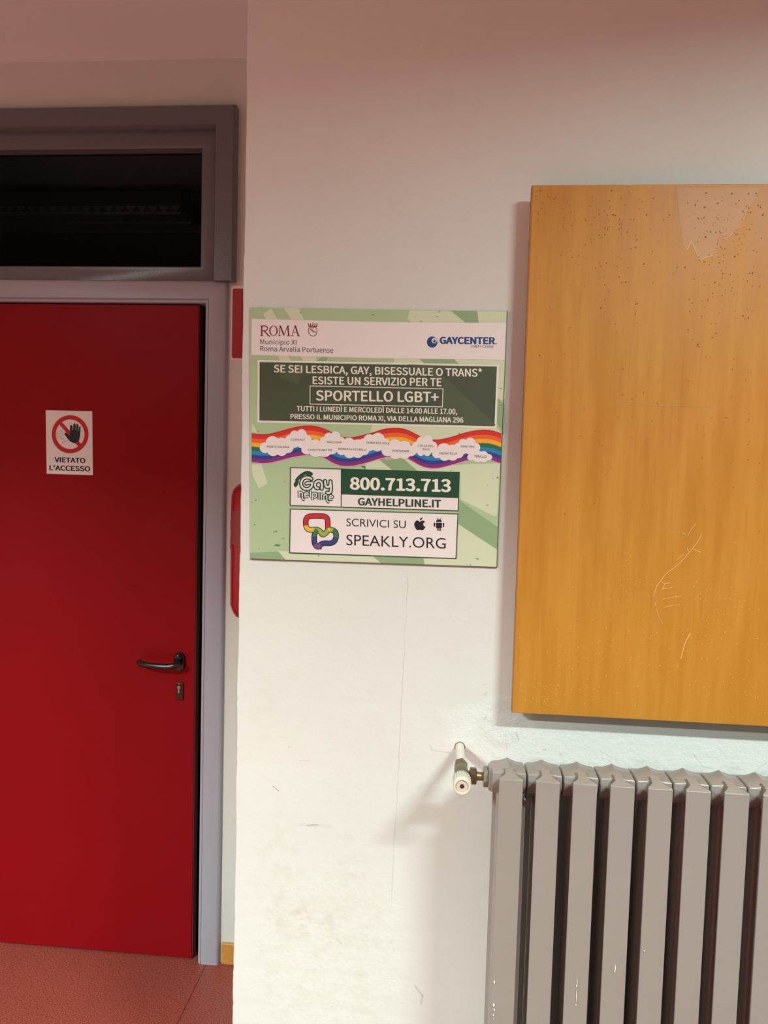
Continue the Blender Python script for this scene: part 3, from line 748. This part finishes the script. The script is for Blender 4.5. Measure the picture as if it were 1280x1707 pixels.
# chat box
flat('chat_border', [P(Ee, (54, 321), (1213, 356), (1200, 669), (49, 629))], I['line'], LY(4), poster)
flat('chat_panel', [P(Ee, (61, 328), (1207, 362), (1194, 662), (56, 622))], I['white'], LY(5), poster)
E4 = lambda x, y: (480+x/12.8, 845+y/12.8)
ring = spline([(850, 460, 0), (845, 300, 0), (820, 230, 0), (740, 200, 0), (520, 197, 0), (430, 215, 0), (385, 270, 0), (380, 370, 0), (400, 440, 0), (450, 485, 0), (540, 488, 0), (630, 490, 0), (690, 530, 0), (740, 590, 0), (800, 560, 0), (850, 500, 0), (900, 488, 0), (980, 510, 0), (1022, 570, 0), (1022, 660, 0), (980, 740, 0), (900, 775, 0), (780, 775, 0), (700, 800, 0), (650, 850, 0), (600, 830, 0), (565, 760, 0), (560, 640, 0), (580, 550, 0), (630, 490, 0)], 5)
def chatcol(x, y):
    if y < 400 or (x > 800 and y < 450 and x < 900): return 'c_red'
    if y < 490: return 'c_yellow' if (x < 560 or x > 860) else 'c_lime'
    if y < 640: return 'c_green' if (x < 620 or x > 960) else 'c_lime'
    if y < 800: return 'c_blue'
    return 'c_violet'
CH = {'c_red': ink('chat_red', 196, 40, 44), 'c_yellow': ink('chat_yellow', 226, 190, 60), 'c_lime': ink('chat_lime', 150, 176, 70), 'c_green': ink('chat_green', 60, 118, 72), 'c_blue': ink('chat_blue', 48, 62, 126), 'c_violet': ink('chat_violet', 120, 76, 130)}
flat('chat_emblem_outline', [[E4(*p) for p in k] for k in stroke([(p.x, p.y) for p in ring], 122, smooth=False)] + [P(E4, (600, 860), (700, 915), (725, 880), (700, 820))], ink('chat_line', 40, 30, 34), LY(5.5), poster)
buck = []
for k in range(len(ring)-1):
    a_, b_ = ring[k], ring[k+1]
    cc_ = chatcol((a_.x+b_.x)/2, (a_.y+b_.y)/2)
    if not buck or buck[-1][0] != cc_: buck.append((cc_, []))
    buck[-1][1].extend(stroke([(a_.x, a_.y), (b_.x, b_.y)], 86, smooth=False))
for j, (kk, qs) in enumerate(buck):
    flat('chat_emblem', [[E4(*p) for p in k] for k in qs], CH[kk], LY(6+j*.12), poster)
text('lettering', 'SCRIVICI SU', (443, 441), (852, 457), 52, I['black'], LY(6), poster, Ee, builtin=True)
text('lettering', 'SPEAKLY.ORG', (443, 573), (1127, 597), 72, I['black'], LY(6), poster, Ee, bold=.0, builtin=True)
ap = spline([(948, 412, 0), (930, 402, 0), (912, 418, 0), (911, 440, 0), (922, 462, 0), (935, 471, 0), (950, 467, 0), (966, 472, 0), (978, 462, 0), (986, 448, 0), (974, 438, 0), (973, 422, 0), (984, 412, 0), (968, 403, 0), (948, 412, 0)], 5)[:-1]
flat('apple_emblem', [P(Ee, *[(p.x, p.y) for p in ap]), P(Ee, (948, 401), (950, 390), (966, 380), (966, 392), (958, 400))], I['black'], LY(6), poster)
q = [[(1060, 413), (1063, 402), (1080, 394), (1097, 402), (1100, 413)], [(1060, 418), (1101, 419), (1100, 456), (1060, 455)], [(1044, 420), (1055, 418), (1055, 446), (1044, 445)], [(1106, 421), (1117, 421), (1116, 448), (1106, 448)],
     [(1068, 455), (1078, 455), (1078, 474), (1068, 473)], [(1083, 456), (1093, 456), (1093, 475), (1083, 475)], [(1064, 386), (1067, 384), (1074, 398), (1070, 399)], [(1094, 385), (1097, 387), (1091, 399), (1087, 398)]]
flat('robot_emblem', [P(Ee, *k) for k in q], I['black'], LY(6), poster)
# thin dark strips along the right and lower edges
for nm, e0, e1 in (('edge_strip', 1, 2), ('edge_strip', 2, 3)):
    p0, p1 = cor[e0], cor[e1]; d_ = (p1-p0).normalized(); n_ = Vector((d_.z, 0, -d_.x))
    if (p0+n_-(cor[0]+cor[2])/2).length > (p0-n_-(cor[0]+cor[2])/2).length: n_ = -n_
    bm = bmesh.new(); v = []
    for yy in (-PT-.0006, -.0003):
        v.append([bm.verts.new((p.x, yy, p.z)) for p in (p0, p1, p1+n_*.0016, p0+n_*.0016)])
    bm.faces.new(v[0]); bm.faces.new(v[1][::-1])
    for k in range(4): bm.faces.new((v[0][k], v[0][(k+1) % 4], v[1][(k+1) % 4], v[1][k]))
    obj(nm, bm, I['edge'], poster)

# ------------------------------------------------------------------ plywood board
BY = -0.045
bTL = W(887.0, 309.2, BY); bBL = W(854.6, 1187.6, BY); BX0 = (bTL.x+bBL.x)/2
BZ1 = W(1080, 307.4, BY).z; BZ0 = W(1080, 1200.3, BY).z
board = empty('notice_board', (BX0+.45, 0, BZ0)); tag(board, 'large bare varnished plywood board full of pin holes above the radiator', 'board')
bm = bmesh.new(); box(bm, BX0, BX0+.90, BY, BY+.016, BZ0, BZ1)
obj('plywood_panel', bm, MAT['board'], board, bevel=0.001)
for (x0, x1) in ((BX0+.07, BX0+.11), (BX0+.84, BX0+.88)):
    bm = bmesh.new(); box(bm, x0, x1, BY+.016, -.0002, BZ0+.03, BZ1-.03); obj('batten', bm, MAT['board_edge'], board)
bm = bmesh.new(); box(bm, BX0-.0012, BX0, BY+.0006, BY+.0158, BZ0, BZ1); obj('edge_band', bm, MAT['board_edge'], board)
YB = BY-.0002
K1 = lambda x, y: (1000+x/4.571, 300+y/4.571)
K2 = lambda x, y: (1040+x/5.333, 860+y/5.333)
peel = [K1(*p) for p in ((585, 60), (600, 235), (612, 350), (632, 470), (665, 530), (680, 500), (696, 465), (712, 520), (745, 580), (768, 605), (820, 582), (885, 572), (895, 470), (915, 405), (945, 440), (1000, 415), (1050, 350), (1090, 280), (1170, 160), (1215, 60))]
flat('peeled_patch', [peel], MAT['board_peel'], YB, board, label='duller patch where varnish has peeled')
rim = stroke([(632, 470), (665, 532), (696, 465), (745, 580), (768, 607), (820, 584), (890, 572)], 5, smooth=False) + stroke([(940, 445), (1000, 418), (1060, 345), (1100, 280)], 4)
flat('varnish_rim', [[K1(*p) for p in k] for k in rim], MAT['board_peel_rim'], YB-.0001, board, kind='stuff')
rnd = random.Random(11)
known = [K1(x, y) for x, y in ((88, 80), (192, 188), (100, 265), (118, 270), (55, 268), (283, 942), (270, 945), (748, 1250), (755, 1270), (742, 1262), (808, 98), (1005, 105), (1190, 103), (1132, 105), (898, 178), (725, 190), (797, 210), (887, 285), (750, 292), (793, 285), (1140, 375), (1052, 567), (1028, 583), (805, 435), (842, 395), (882, 400), (895, 485), (1140, 710), (1162, 710), (935, 712), (925, 690), (796, 624), (650, 666), (530, 265), (355, 265), (272, 515), (282, 455), (133, 658), (146, 740), (197, 778), (165, 778), (210, 398), (58, 375), (335, 640), (680, 910), (5, 975), (1090, 1035), (1105, 1060), (1130, 1050), (875, 780), (930, 880), (1022, 870), (860, 1200), (1240, 265), (1205, 195), (1222, 208), (1148, 247), (1060, 155), (1115, 200), (1090, 240))]
hol = []
def dot(p, r, n=7):
    hol.append([(p[0]+r*math.cos(2*math.pi*k/n)*rnd.uniform(.8, 1.2), p[1]+r*math.sin(2*math.pi*k/n)*rnd.uniform(.8, 1.2)) for k in range(n)])
for p in known: dot(p, rnd.uniform(.8, 1.35))
for _ in range(420):
    cxs = rnd.choice(((905, 340, 30, 40), (1000, 380, 40, 60), (1050, 370, 60, 70), (1180, 360, 60, 60), (1230, 400, 50, 80), (1210, 450, 50, 120), (960, 480, 70, 160), (1100, 600, 160, 180), (1230, 640, 60, 180), (1000, 700, 160, 200)))
    x = rnd.gauss(cxs[0], cxs[2]*.6); y = rnd.gauss(cxs[1], cxs[3]*.6)
    if 893 < x < 1279 and 316 < y < 900: dot((x, y), rnd.uniform(.4, .9), 5)
flat('pin_hole', hol, MAT['pin_dark'], YB-.0003, board, kind='stuff')
hol = []
for _ in range(420):
    cxs = rnd.choice(((1180, 980, 60, 50), (1060, 960, 40, 30), (1200, 1060, 80, 60), (1100, 1110, 140, 40), (1000, 1150, 140, 30), (900, 1150, 40, 30), (1050, 1060, 120, 60), (950, 1080, 80, 60), (1240, 1150, 60, 40)))
    x = rnd.gauss(cxs[0], cxs[2]*.6); y = rnd.gauss(cxs[1], cxs[3]*.6)
    if 866 < x < 1279 and 900 < y < 1184+(x-860)*.055: dot((x, y), rnd.uniform(.28, .85), 6)
flat('chipped_pin_hole', hol, MAT['pin_light'], YB-.0003, board, kind='stuff')
sc = stroke([(690, 160), (660, 220), (600, 300), (540, 370), (460, 450), (380, 510), (330, 570), (285, 640), (262, 720)], 6) + stroke([(640, 70), (590, 130), (565, 180)], 5) + stroke([(515, 150), (550, 165)], 7, smooth=False) \
    + stroke([(605, 290), (680, 325)], 7, smooth=False) + stroke([(560, 285), (575, 320)], 7, smooth=False) + stroke([(320, 580), (365, 605), (410, 592)], 6, smooth=False) + stroke([(365, 605), (340, 650), (425, 638)], 6, smooth=False) \
    + stroke([(470, 395), (530, 340)], 5, smooth=False) + stroke([(345, 740), (420, 725), (515, 712)], 5) + stroke([(350, 815), (420, 798), (500, 792)], 5) + stroke([(275, 770), (300, 870), (345, 960)], 4) + stroke([(590, 1040), (540, 1140), (505, 1270)], 9)
flat('scratch', [[K2(*p) for p in k] for k in sc], MAT['scratch'], YB-.0002, board, kind='stuff')
flat('pencil_line', [[(1020, 673.2), (1185, 677), (1185, 678.4), (1020, 674.4)]], plain('faint_board_stain', (0.50, 0.24, 0.06, 1), .5), YB-.0001, board, label='faint brown line')

# ------------------------------------------------------------------ radiator
RX0, RP, RYF = 0.1267, 0.0600, -0.191
RYC = -0.126; ZB, ZT = 0.17, 1.0995
rad = empty('radiator', (RX0+RP*4.5, RYC, 0)); tag(rad, 'grey cast-iron column radiator under the plywood board', 'radiator')
def section_mesh():
    bm = bmesh.new()
    F_, S_ = .0194, .0075
    front = [(-F_, -.065), (0, -.0662), (F_, -.065), (F_, -.0615), (.0125, -.054), (S_, -.046), (S_, -.034), (-S_, -.034), (-S_, -.046), (-.0125, -.054), (-F_, -.0615)]
    top = [ZT-.0015, ZT-.001, ZT-.0015, ZT+.0002, ZT+.0010, ZT+.0018, ZT+.0028, ZT+.0028, ZT+.0018, ZT+.0010, ZT+.0002]
    prism(bm, front, ZB+.004, ZT, top)
    back = [(x, -y) for x, y in front][::-1]
    prism(bm, back, ZB+.004, ZT-.022)
    # middle column, rounded
    mid = [(.0178*math.copysign(abs(math.cos(t))**.8, math.cos(t)), .019*math.sin(t)) for t in [2*math.pi*k/16 for k in range(16)]]
    prism(bm, mid, ZB+.02, ZT-.02)
    # webs linking hub and outer columns, top and bottom
    web = [(-S_-.001, -.044), (S_+.001, -.044), (.006, -.036), (.0085, -.026), (-.0085, -.026), (-.006, -.036)]
    for s in (1, -1):
        w_ = [(x, s*y) for x, y in web]
        if s == 1: prism(bm, w_, ZT-.040, ZT+.002, [ZT+.0022, ZT+.0022, ZT+.003, ZT+.004, ZT+.004, ZT+.003])
        else: prism(bm, w_, ZT-.060, ZT-.024)
        prism(bm, w_, ZB+.004, ZB+.05)
    # hubs
    def hub(zc, up):
        xs = [-.0287, -.0275, -.016, -.007, 0, .007, .016, .0275, .0287]; dz = [-.001, 0, .0012, .0040, .0075, .0040, .0012, 0, -.001]; sc_ = [.94, 1, 1, 1, 1, 1, 1, 1, .94]
        prof = [(-.0325, .0200, .25), (-.0312, .0212, .5), (-.016, .0220, 1), (0, .022, 1), (.016, .0215, 1), (.0305, .0150, .7), (.0325, .010, 0), (.0325, .002, 0), (.027, -.012, 0), (.015, -.021, 0), (0, -.0235, 0), (-.015, -.021, 0), (-.027, -.012, 0), (-.0325, .002, 0), (-.0330, .013, 0)]
        rings = []
        for x, d, k in zip(xs, dz, sc_):
            rings.append([bm.verts.new((x, y*k, zc+up*(z*k+w*d))) for y, z, w in prof])
        n = len(prof)
        for p, q_ in zip(rings, rings[1:]):
            for i in range(n): bm.faces.new((p[i], p[(i+1) % n], q_[(i+1) % n], q_[i]))
        bm.faces.new(rings[0]); bm.faces.new(rings[-1])
        # nipple between sections
        lathe(bm, (-.0301, 0, zc), (1, 0, 0), [(0, .019), (.0602, .019)], 20)
    hub(1.0745, 1); hub(ZB+.030, -1)
    bmesh.ops.recalc_face_normals(bm, faces=bm.faces)
    me = bpy.data.meshes.new('section'); bm.to_mesh(me); bm.free()
    for p in me.polygons: p.use_smooth = True
    me.materials.append(MAT['radiator']); return me
sme = section_mesh()
try: sme.set_sharp_from_angle(angle=math.radians(60))
except Exception: pass
for k in range(11):
    o = bpy.data.objects.new('section', sme); SC.collection.objects.link(o); o.parent = rad
    o.location = Vector((RX0+RP*k, RYC, 0))-rad.location
    m = o.modifiers.new('bevel', 'BEVEL'); m.width = .0012; m.segments = 2; m.limit_method = 'ANGLE'; m.angle_limit = math.radians(32); m.harden_normals = True
HZ = 1.0735
bm = bmesh.new()
lathe(bm, (RX0-.0287-.0045, RYC, HZ), (1, 0, 0), [(0, .0205), (.0015, .023), (.006, .0235)], 32)
obj('end_collar', bm, MAT['radiator'], rad, smooth=True)
for zc in (1.045, ZB+.05):
    for xx in (RX0+RP*.5, RX0+RP*9.5):
        bm = bmesh.new(); tube(bm, [(xx, -.0002, zc-.01), (xx, -.07, zc-.01), (xx, -.12, zc-.012)], .007, 10)
        tube(bm, [(xx, -.12, zc-.012), (xx, -.152, zc-.004)], .006, 10)
        obj('bracket', bm, MAT['radiator'], rad)
dr = []
for (x, y, w, h) in ((824, 1637, 1.6, 3), (823, 1675, 2, 3), (824, 1683, 1.6, 2), (822.5, 1692, 1.2, 2), (823, 1698, 1, 1), (962, 1636, .6, 6), (960.5, 1660, .6, 10), (961, 1643, 1.2, 2), (960, 1675, .8, 2), (1025.5, 1613, 1, 6), (1024.5, 1619, .8, 2), (1074, 1585, 1, 1.2)):
    dr.append([(x-w, y), (x, y-h), (x+w, y), (x+w*.3, y+h), (x-w*.4, y+h)])
flat('paint_spatter', dr, plain('white_paint_drop', (.85, .82, .78, 1), .4), RYF-.0022, rad, kind='stuff')

# ------------------------------------------------------------------ radiator valve and feed pipe
pw = W(765.5, 1246, 0); VX = pw.x+.001; VZ = HZ
val = empty('radiator_valve', (VX, 0, VZ)); tag(val, 'brass radiator valve with ribbed white knob on a painted pipe from the wall', 'valve')
bm = bmesh.new(); lathe(bm, (VX, -.0001, VZ+.001), (0, -1, 0), [(0, .0086), (.052, .0084), (.080, .0083)], 24); obj('pipe', bm, MAT['pipe_paint'], val, smooth=True)
bm = bmesh.new(); lathe(bm, (VX, -.0001, VZ+.001), (0, -1, 0), [(0, .0105), (.0006, .0100), (.0008, .0085)], 24); obj('hole_shade_ring', bm, plain('pipe_hole_shadow', (.20, .17, .14, 1), .9), val)  # flat dark ring painting the shade round the pipe hole
bm = bmesh.new(); lathe(bm, (VX, -.078, VZ), (0, -1, 0), [(0, .0112), (.001, .0122), (.013, .0122), (.014, .011)], 6, phase=.3); obj('pipe_nut', bm, MAT['brass'], val)
bm = bmesh.new(); lathe(bm, (VX, -.092, VZ), (0, -1, 0), [(0, .0095), (.006, .012), (.034, .0125), (.050, .011)], 24); obj('valve_body', bm, MAT['brass'], val, smooth=True)
kx, kz_ = VX, VZ
bm = bmesh.new()
ribs = lambda k: 1.0 if (k % 4) in (0, 1) else 0.92
lathe(bm, (kx, -.140, kz_), (0, -1, 0), [(0, .0138), (.003, .0160), (.028, .0158)], 96, rmod=ribs)
lathe(bm, (kx, -.168, kz_), (0, -1, 0), [(0, .0156), (.0035, .0152), (.0050, .0138), (.0050, .0112), (.0020, .0104), (.0020, .001)], 48)
kb = obj('knob', bm, MAT['valve_white'], val, smooth=True)
bm = bmesh.new(); lathe(bm, (kx, -.1701, kz_), (0, -1, 0), [(0, .0100), (.0010, .0098), (.0010, .0045)], 32); obj('knob_face', bm, MAT['valve_face'], kb)
bm = bmesh.new(); lathe(bm, (kx, -.1708, kz_), (0, -1, 0), [(0, .0042), (.0010, .0040)], 6); obj('spindle', bm, MAT['rubber'], kb)
hx1 = RX0-.0287-.0045
bm = bmesh.new()
lathe(bm, (VX+.008, RYC, VZ), (1, 0, 0), [(0, .0085), (.012, .0085)], 20)
obj('valve_outlet', bm, MAT['brass'], val, smooth=True)
bm = bmesh.new(); lathe(bm, (VX+.0145, RYC, VZ), (1, 0, 0), [(0, .0128), (.0012, .0145), (.0105, .0145), (.0118, .0128)], 8, phase=.2); obj('union_nut', bm, MAT['brass'], val)
bm = bmesh.new(); lathe(bm, (VX+.026, RYC, VZ), (1, 0, 0), [(0, .0085), (.004, .0072), (hx1-VX-.034, .0074), (hx1-VX-.033, .009)], 20); obj('tailpiece', bm, plain('copper_tone_tail', (.26, .18, .10, 1), .42, .7), val, smooth=True)
bm = bmesh.new(); lathe(bm, (hx1-.0085, RYC, HZ), (1, 0, 0), [(0, .0155), (.001, .0175), (.0078, .0175), (.0084, .0160)], 6, phase=.1); obj('bushing', bm, plain('painted_bushing', (.24, .22, .17, 1), .4, .2), val)

# ------------------------------------------------------------------ prohibition sign on the door
Fs = lambda x, y: (60+x/10.667, 670+y/10.667)
YSg = YLF-.0012
sg = [W(*Fs(*p), YSg) for p in ((172, 148), (998, 165), (1010, 1302), (190, 1277))]
sign = empty('door_sign', ((sg[0].x+sg[1].x)/2, YLF, sg[2].z)); tag(sign, 'white no-entry notice with a black hand in a red ring, stuck on the red door', 'sign')
bm = bmesh.new(); a = [bm.verts.new((p.x, YLF-.0001, p.z)) for p in sg]; b = [bm.verts.new(p) for p in sg]
bm.faces.new(a); bm.faces.new(b[::-1])
for k in range(4): bm.faces.new((a[k], a[(k+1) % 4], b[(k+1) % 4], b[k]))
obj('plate', bm, I['white'], sign)
LS = lambda n: YSg-.0002*n
R_ = ink('sign_ring_red', 190, 10, 16)
rq = []
for k in range(48):
    t0 = 2*math.pi*k/48; t1 = 2*math.pi*(k+1)/48
    rq.append(P(Fs, (607+328*math.cos(t0), 575+340*math.sin(t0)), (607+328*math.cos(t1), 575+340*math.sin(t1)), (607+254*math.cos(t1), 575+262*math.sin(t1)), (607+254*math.cos(t0), 575+262*math.sin(t0))))
rq += [P(Fs, (455, 350), (405, 390), (757, 805), (812, 755))]
flat('red_ring', rq, R_, LS(1), sign, label='red ring with a diagonal bar')
fc = stroke([(385, 650), (372, 590), (395, 535), (435, 520), (475, 540), (485, 590), (460, 600)], 8) + stroke([(405, 580), (430, 560), (465, 570)], 7) + stroke([(430, 610), (455, 655), (510, 640)], 12) + stroke([(460, 745), (490, 710), (560, 695)], 10) + stroke([(395, 620), (410, 640)], 6, smooth=False)
flat('faded_figure', [[Fs(*p) for p in k] for k in fc], ink('faded_grey', 176, 164, 158), LS(1.2), sign)
hand = [(505, 575), (515, 548), (545, 548), (575, 590), (598, 600), (600, 540), (605, 440), (612, 412), (632, 408), (648, 425), (650, 500), (658, 500), (663, 400), (675, 380), (695, 382), (706, 400), (705, 500), (712, 500), (716, 405), (730, 388), (750, 398), (754, 420), (748, 520), (754, 520), (764, 440), (778, 430), (793, 445), (790, 520), (780, 620), (765, 690), (730, 722), (680, 735), (640, 722), (600, 695), (560, 650)]
flat('black_hand', [P(Fs, *hand)], I['black'], LS(2), sign, label='black raised hand')
text('lettering', 'VIETATO', (335, 1068), (872, 1087), (84, 86), I['black'], LS(1), sign, Fs, bold=.055)
text('lettering', "L'ACCESSO", (243, 1212), (958, 1234), (84, 86), I['black'], LS(1), sign, Fs, bold=.055)

# ------------------------------------------------------------------ red wall sign and extinguisher behind the corner
z1 = W(392, 476, YD-.002).z; z0 = W(392, 600.5, YD-.002).z; x0 = W(384.6, 540, YD-.002).x; x1 = x0+.20
ws = empty('safety_sign', ((x0+x1)/2, YD, z0)); tag(ws, 'red wall sign with white rim half hidden behind the corner, above the extinguisher', 'sign')
def rounded(bm, x0, x1, z0, z1, r, ya, yb):
    pts = []
    for cx_, cz_, s_ in ((x1-r, z1-r, 0), (x0+r, z1-r, 1), (x0+r, z0+r, 2), (x1-r, z0+r, 3)):
        for k in range(7):
            t = math.pi/2*(s_+k/6); pts.append((cx_+r*math.cos(t), cz_+r*math.sin(t)))
    a = [bm.verts.new((x, ya, z)) for x, z in pts]; b = [bm.verts.new((x, yb, z)) for x, z in pts]
    bm.faces.new(a); bm.faces.new(b[::-1]); n = len(pts)
    for k in range(n): bm.faces.new((a[k], a[(k+1) % n], b[(k+1) % n], b[k]))
bm = bmesh.new(); rounded(bm, x0, x1, z0, z1, .002, YD-.002, YD-.0001); obj('plate', bm, MAT['sign_white'], ws)
bm = bmesh.new(); rounded(bm, x0+.0045, x1-.0045, z0+.006, z1-.009, .006, YD-.0023, YD-.002); obj('red_field', bm, MAT['sign_red'], ws)

YE = YD-.098; ER = .078
exl = W(384.6, 880, YE-.01).x; ex = exl+ER; ez0 = W(392, 1027, YE).z; ez1 = W(400, 800, YE).z
ext = empty('fire_extinguisher', (ex, YE, ez0)); tag(ext, 'red fire extinguisher hanging on the wall behind the corner, beside the door frame', 'extinguisher')
Lh = ez1-ez0
prof = [(0, .050), (.006, .062), (.020, .070), (.040, .0765), (Lh-.075, ER), (Lh-.045, ER*.985), (Lh-.028, ER*.92), (Lh-.014, ER*.76), (Lh-.004, ER*.5), (Lh, ER*.25)]
bm = bmesh.new(); lathe(bm, (ex, YE, ez0), (0, 0, 1), prof, 64); obj('cylinder', bm, MAT['ext_red'], ext, smooth=True)
bm = bmesh.new(); lathe(bm, (ex, YE, ez0+Lh-.006), (0, 0, 1), [(0, .02), (.03, .018), (.032, .014), (.055, .014)], 24); box(bm, ex-.008, ex+.10, YE-.008, YE+.008, ez0+Lh+.035, ez0+Lh+.045); box(bm, ex-.008, ex+.11, YE-.007, YE+.007, ez0+Lh+.055, ez0+Lh+.063)
obj('valve_head', bm, MAT['rubber'], ext, bevel=.001)
def wrap(name, z0_, z1_, t0, t1, mat, rad_):
    bm = bmesh.new(); n = 10; vs = []
    for k in range(n+1):
        t = math.radians(t0+(t1-t0)*k/n)
        vs.append([bm.verts.new((ex+rad_*math.cos(t), YE+rad_*math.sin(t), z)) for z in (z0_, z1_)])
    for p, q_ in zip(vs, vs[1:]): bm.faces.new((p[0], q_[0], q_[1], p[1]))
    return obj(name, bm, mat, ext, smooth=True)
def ez(py): return W(392, py, YE).z
wrap('label', ez(882), ez(866), 165, 202, MAT['label_pale'], ER+.0008)
wrap('label', ez(914), ez(896), 165, 202, MAT['label_pale'], ER+.0008)
wrap('label', ez(905), ez(850), 206, 300, MAT['label_pink'], ER+.0008)
bm = bmesh.new(); tube(bm, spline([(ex+.03, YE, ez0+Lh+.03), (ex+.085, YE-.01, ez0+Lh-.02), (ex+.092, YE-.01, ez0+.2), (ex+.088, YE-.01, ez0+.08)], 10), .007, 12); obj('hose', bm, MAT['rubber'], ext, smooth=True)
bm = bmesh.new(); box(bm, ex-.02, ex+.02, YE+.02, YD-.0002, ez0+Lh-.02, ez0+Lh+.005); obj('wall_hook', bm, MAT['steel'], ext)
bm = bmesh.new(); box(bm, ex-.012, ex+.012, YE+.06, YD-.0002, ez0+.10, ez0+.14); obj('wall_hook', bm, MAT['steel'], ext)
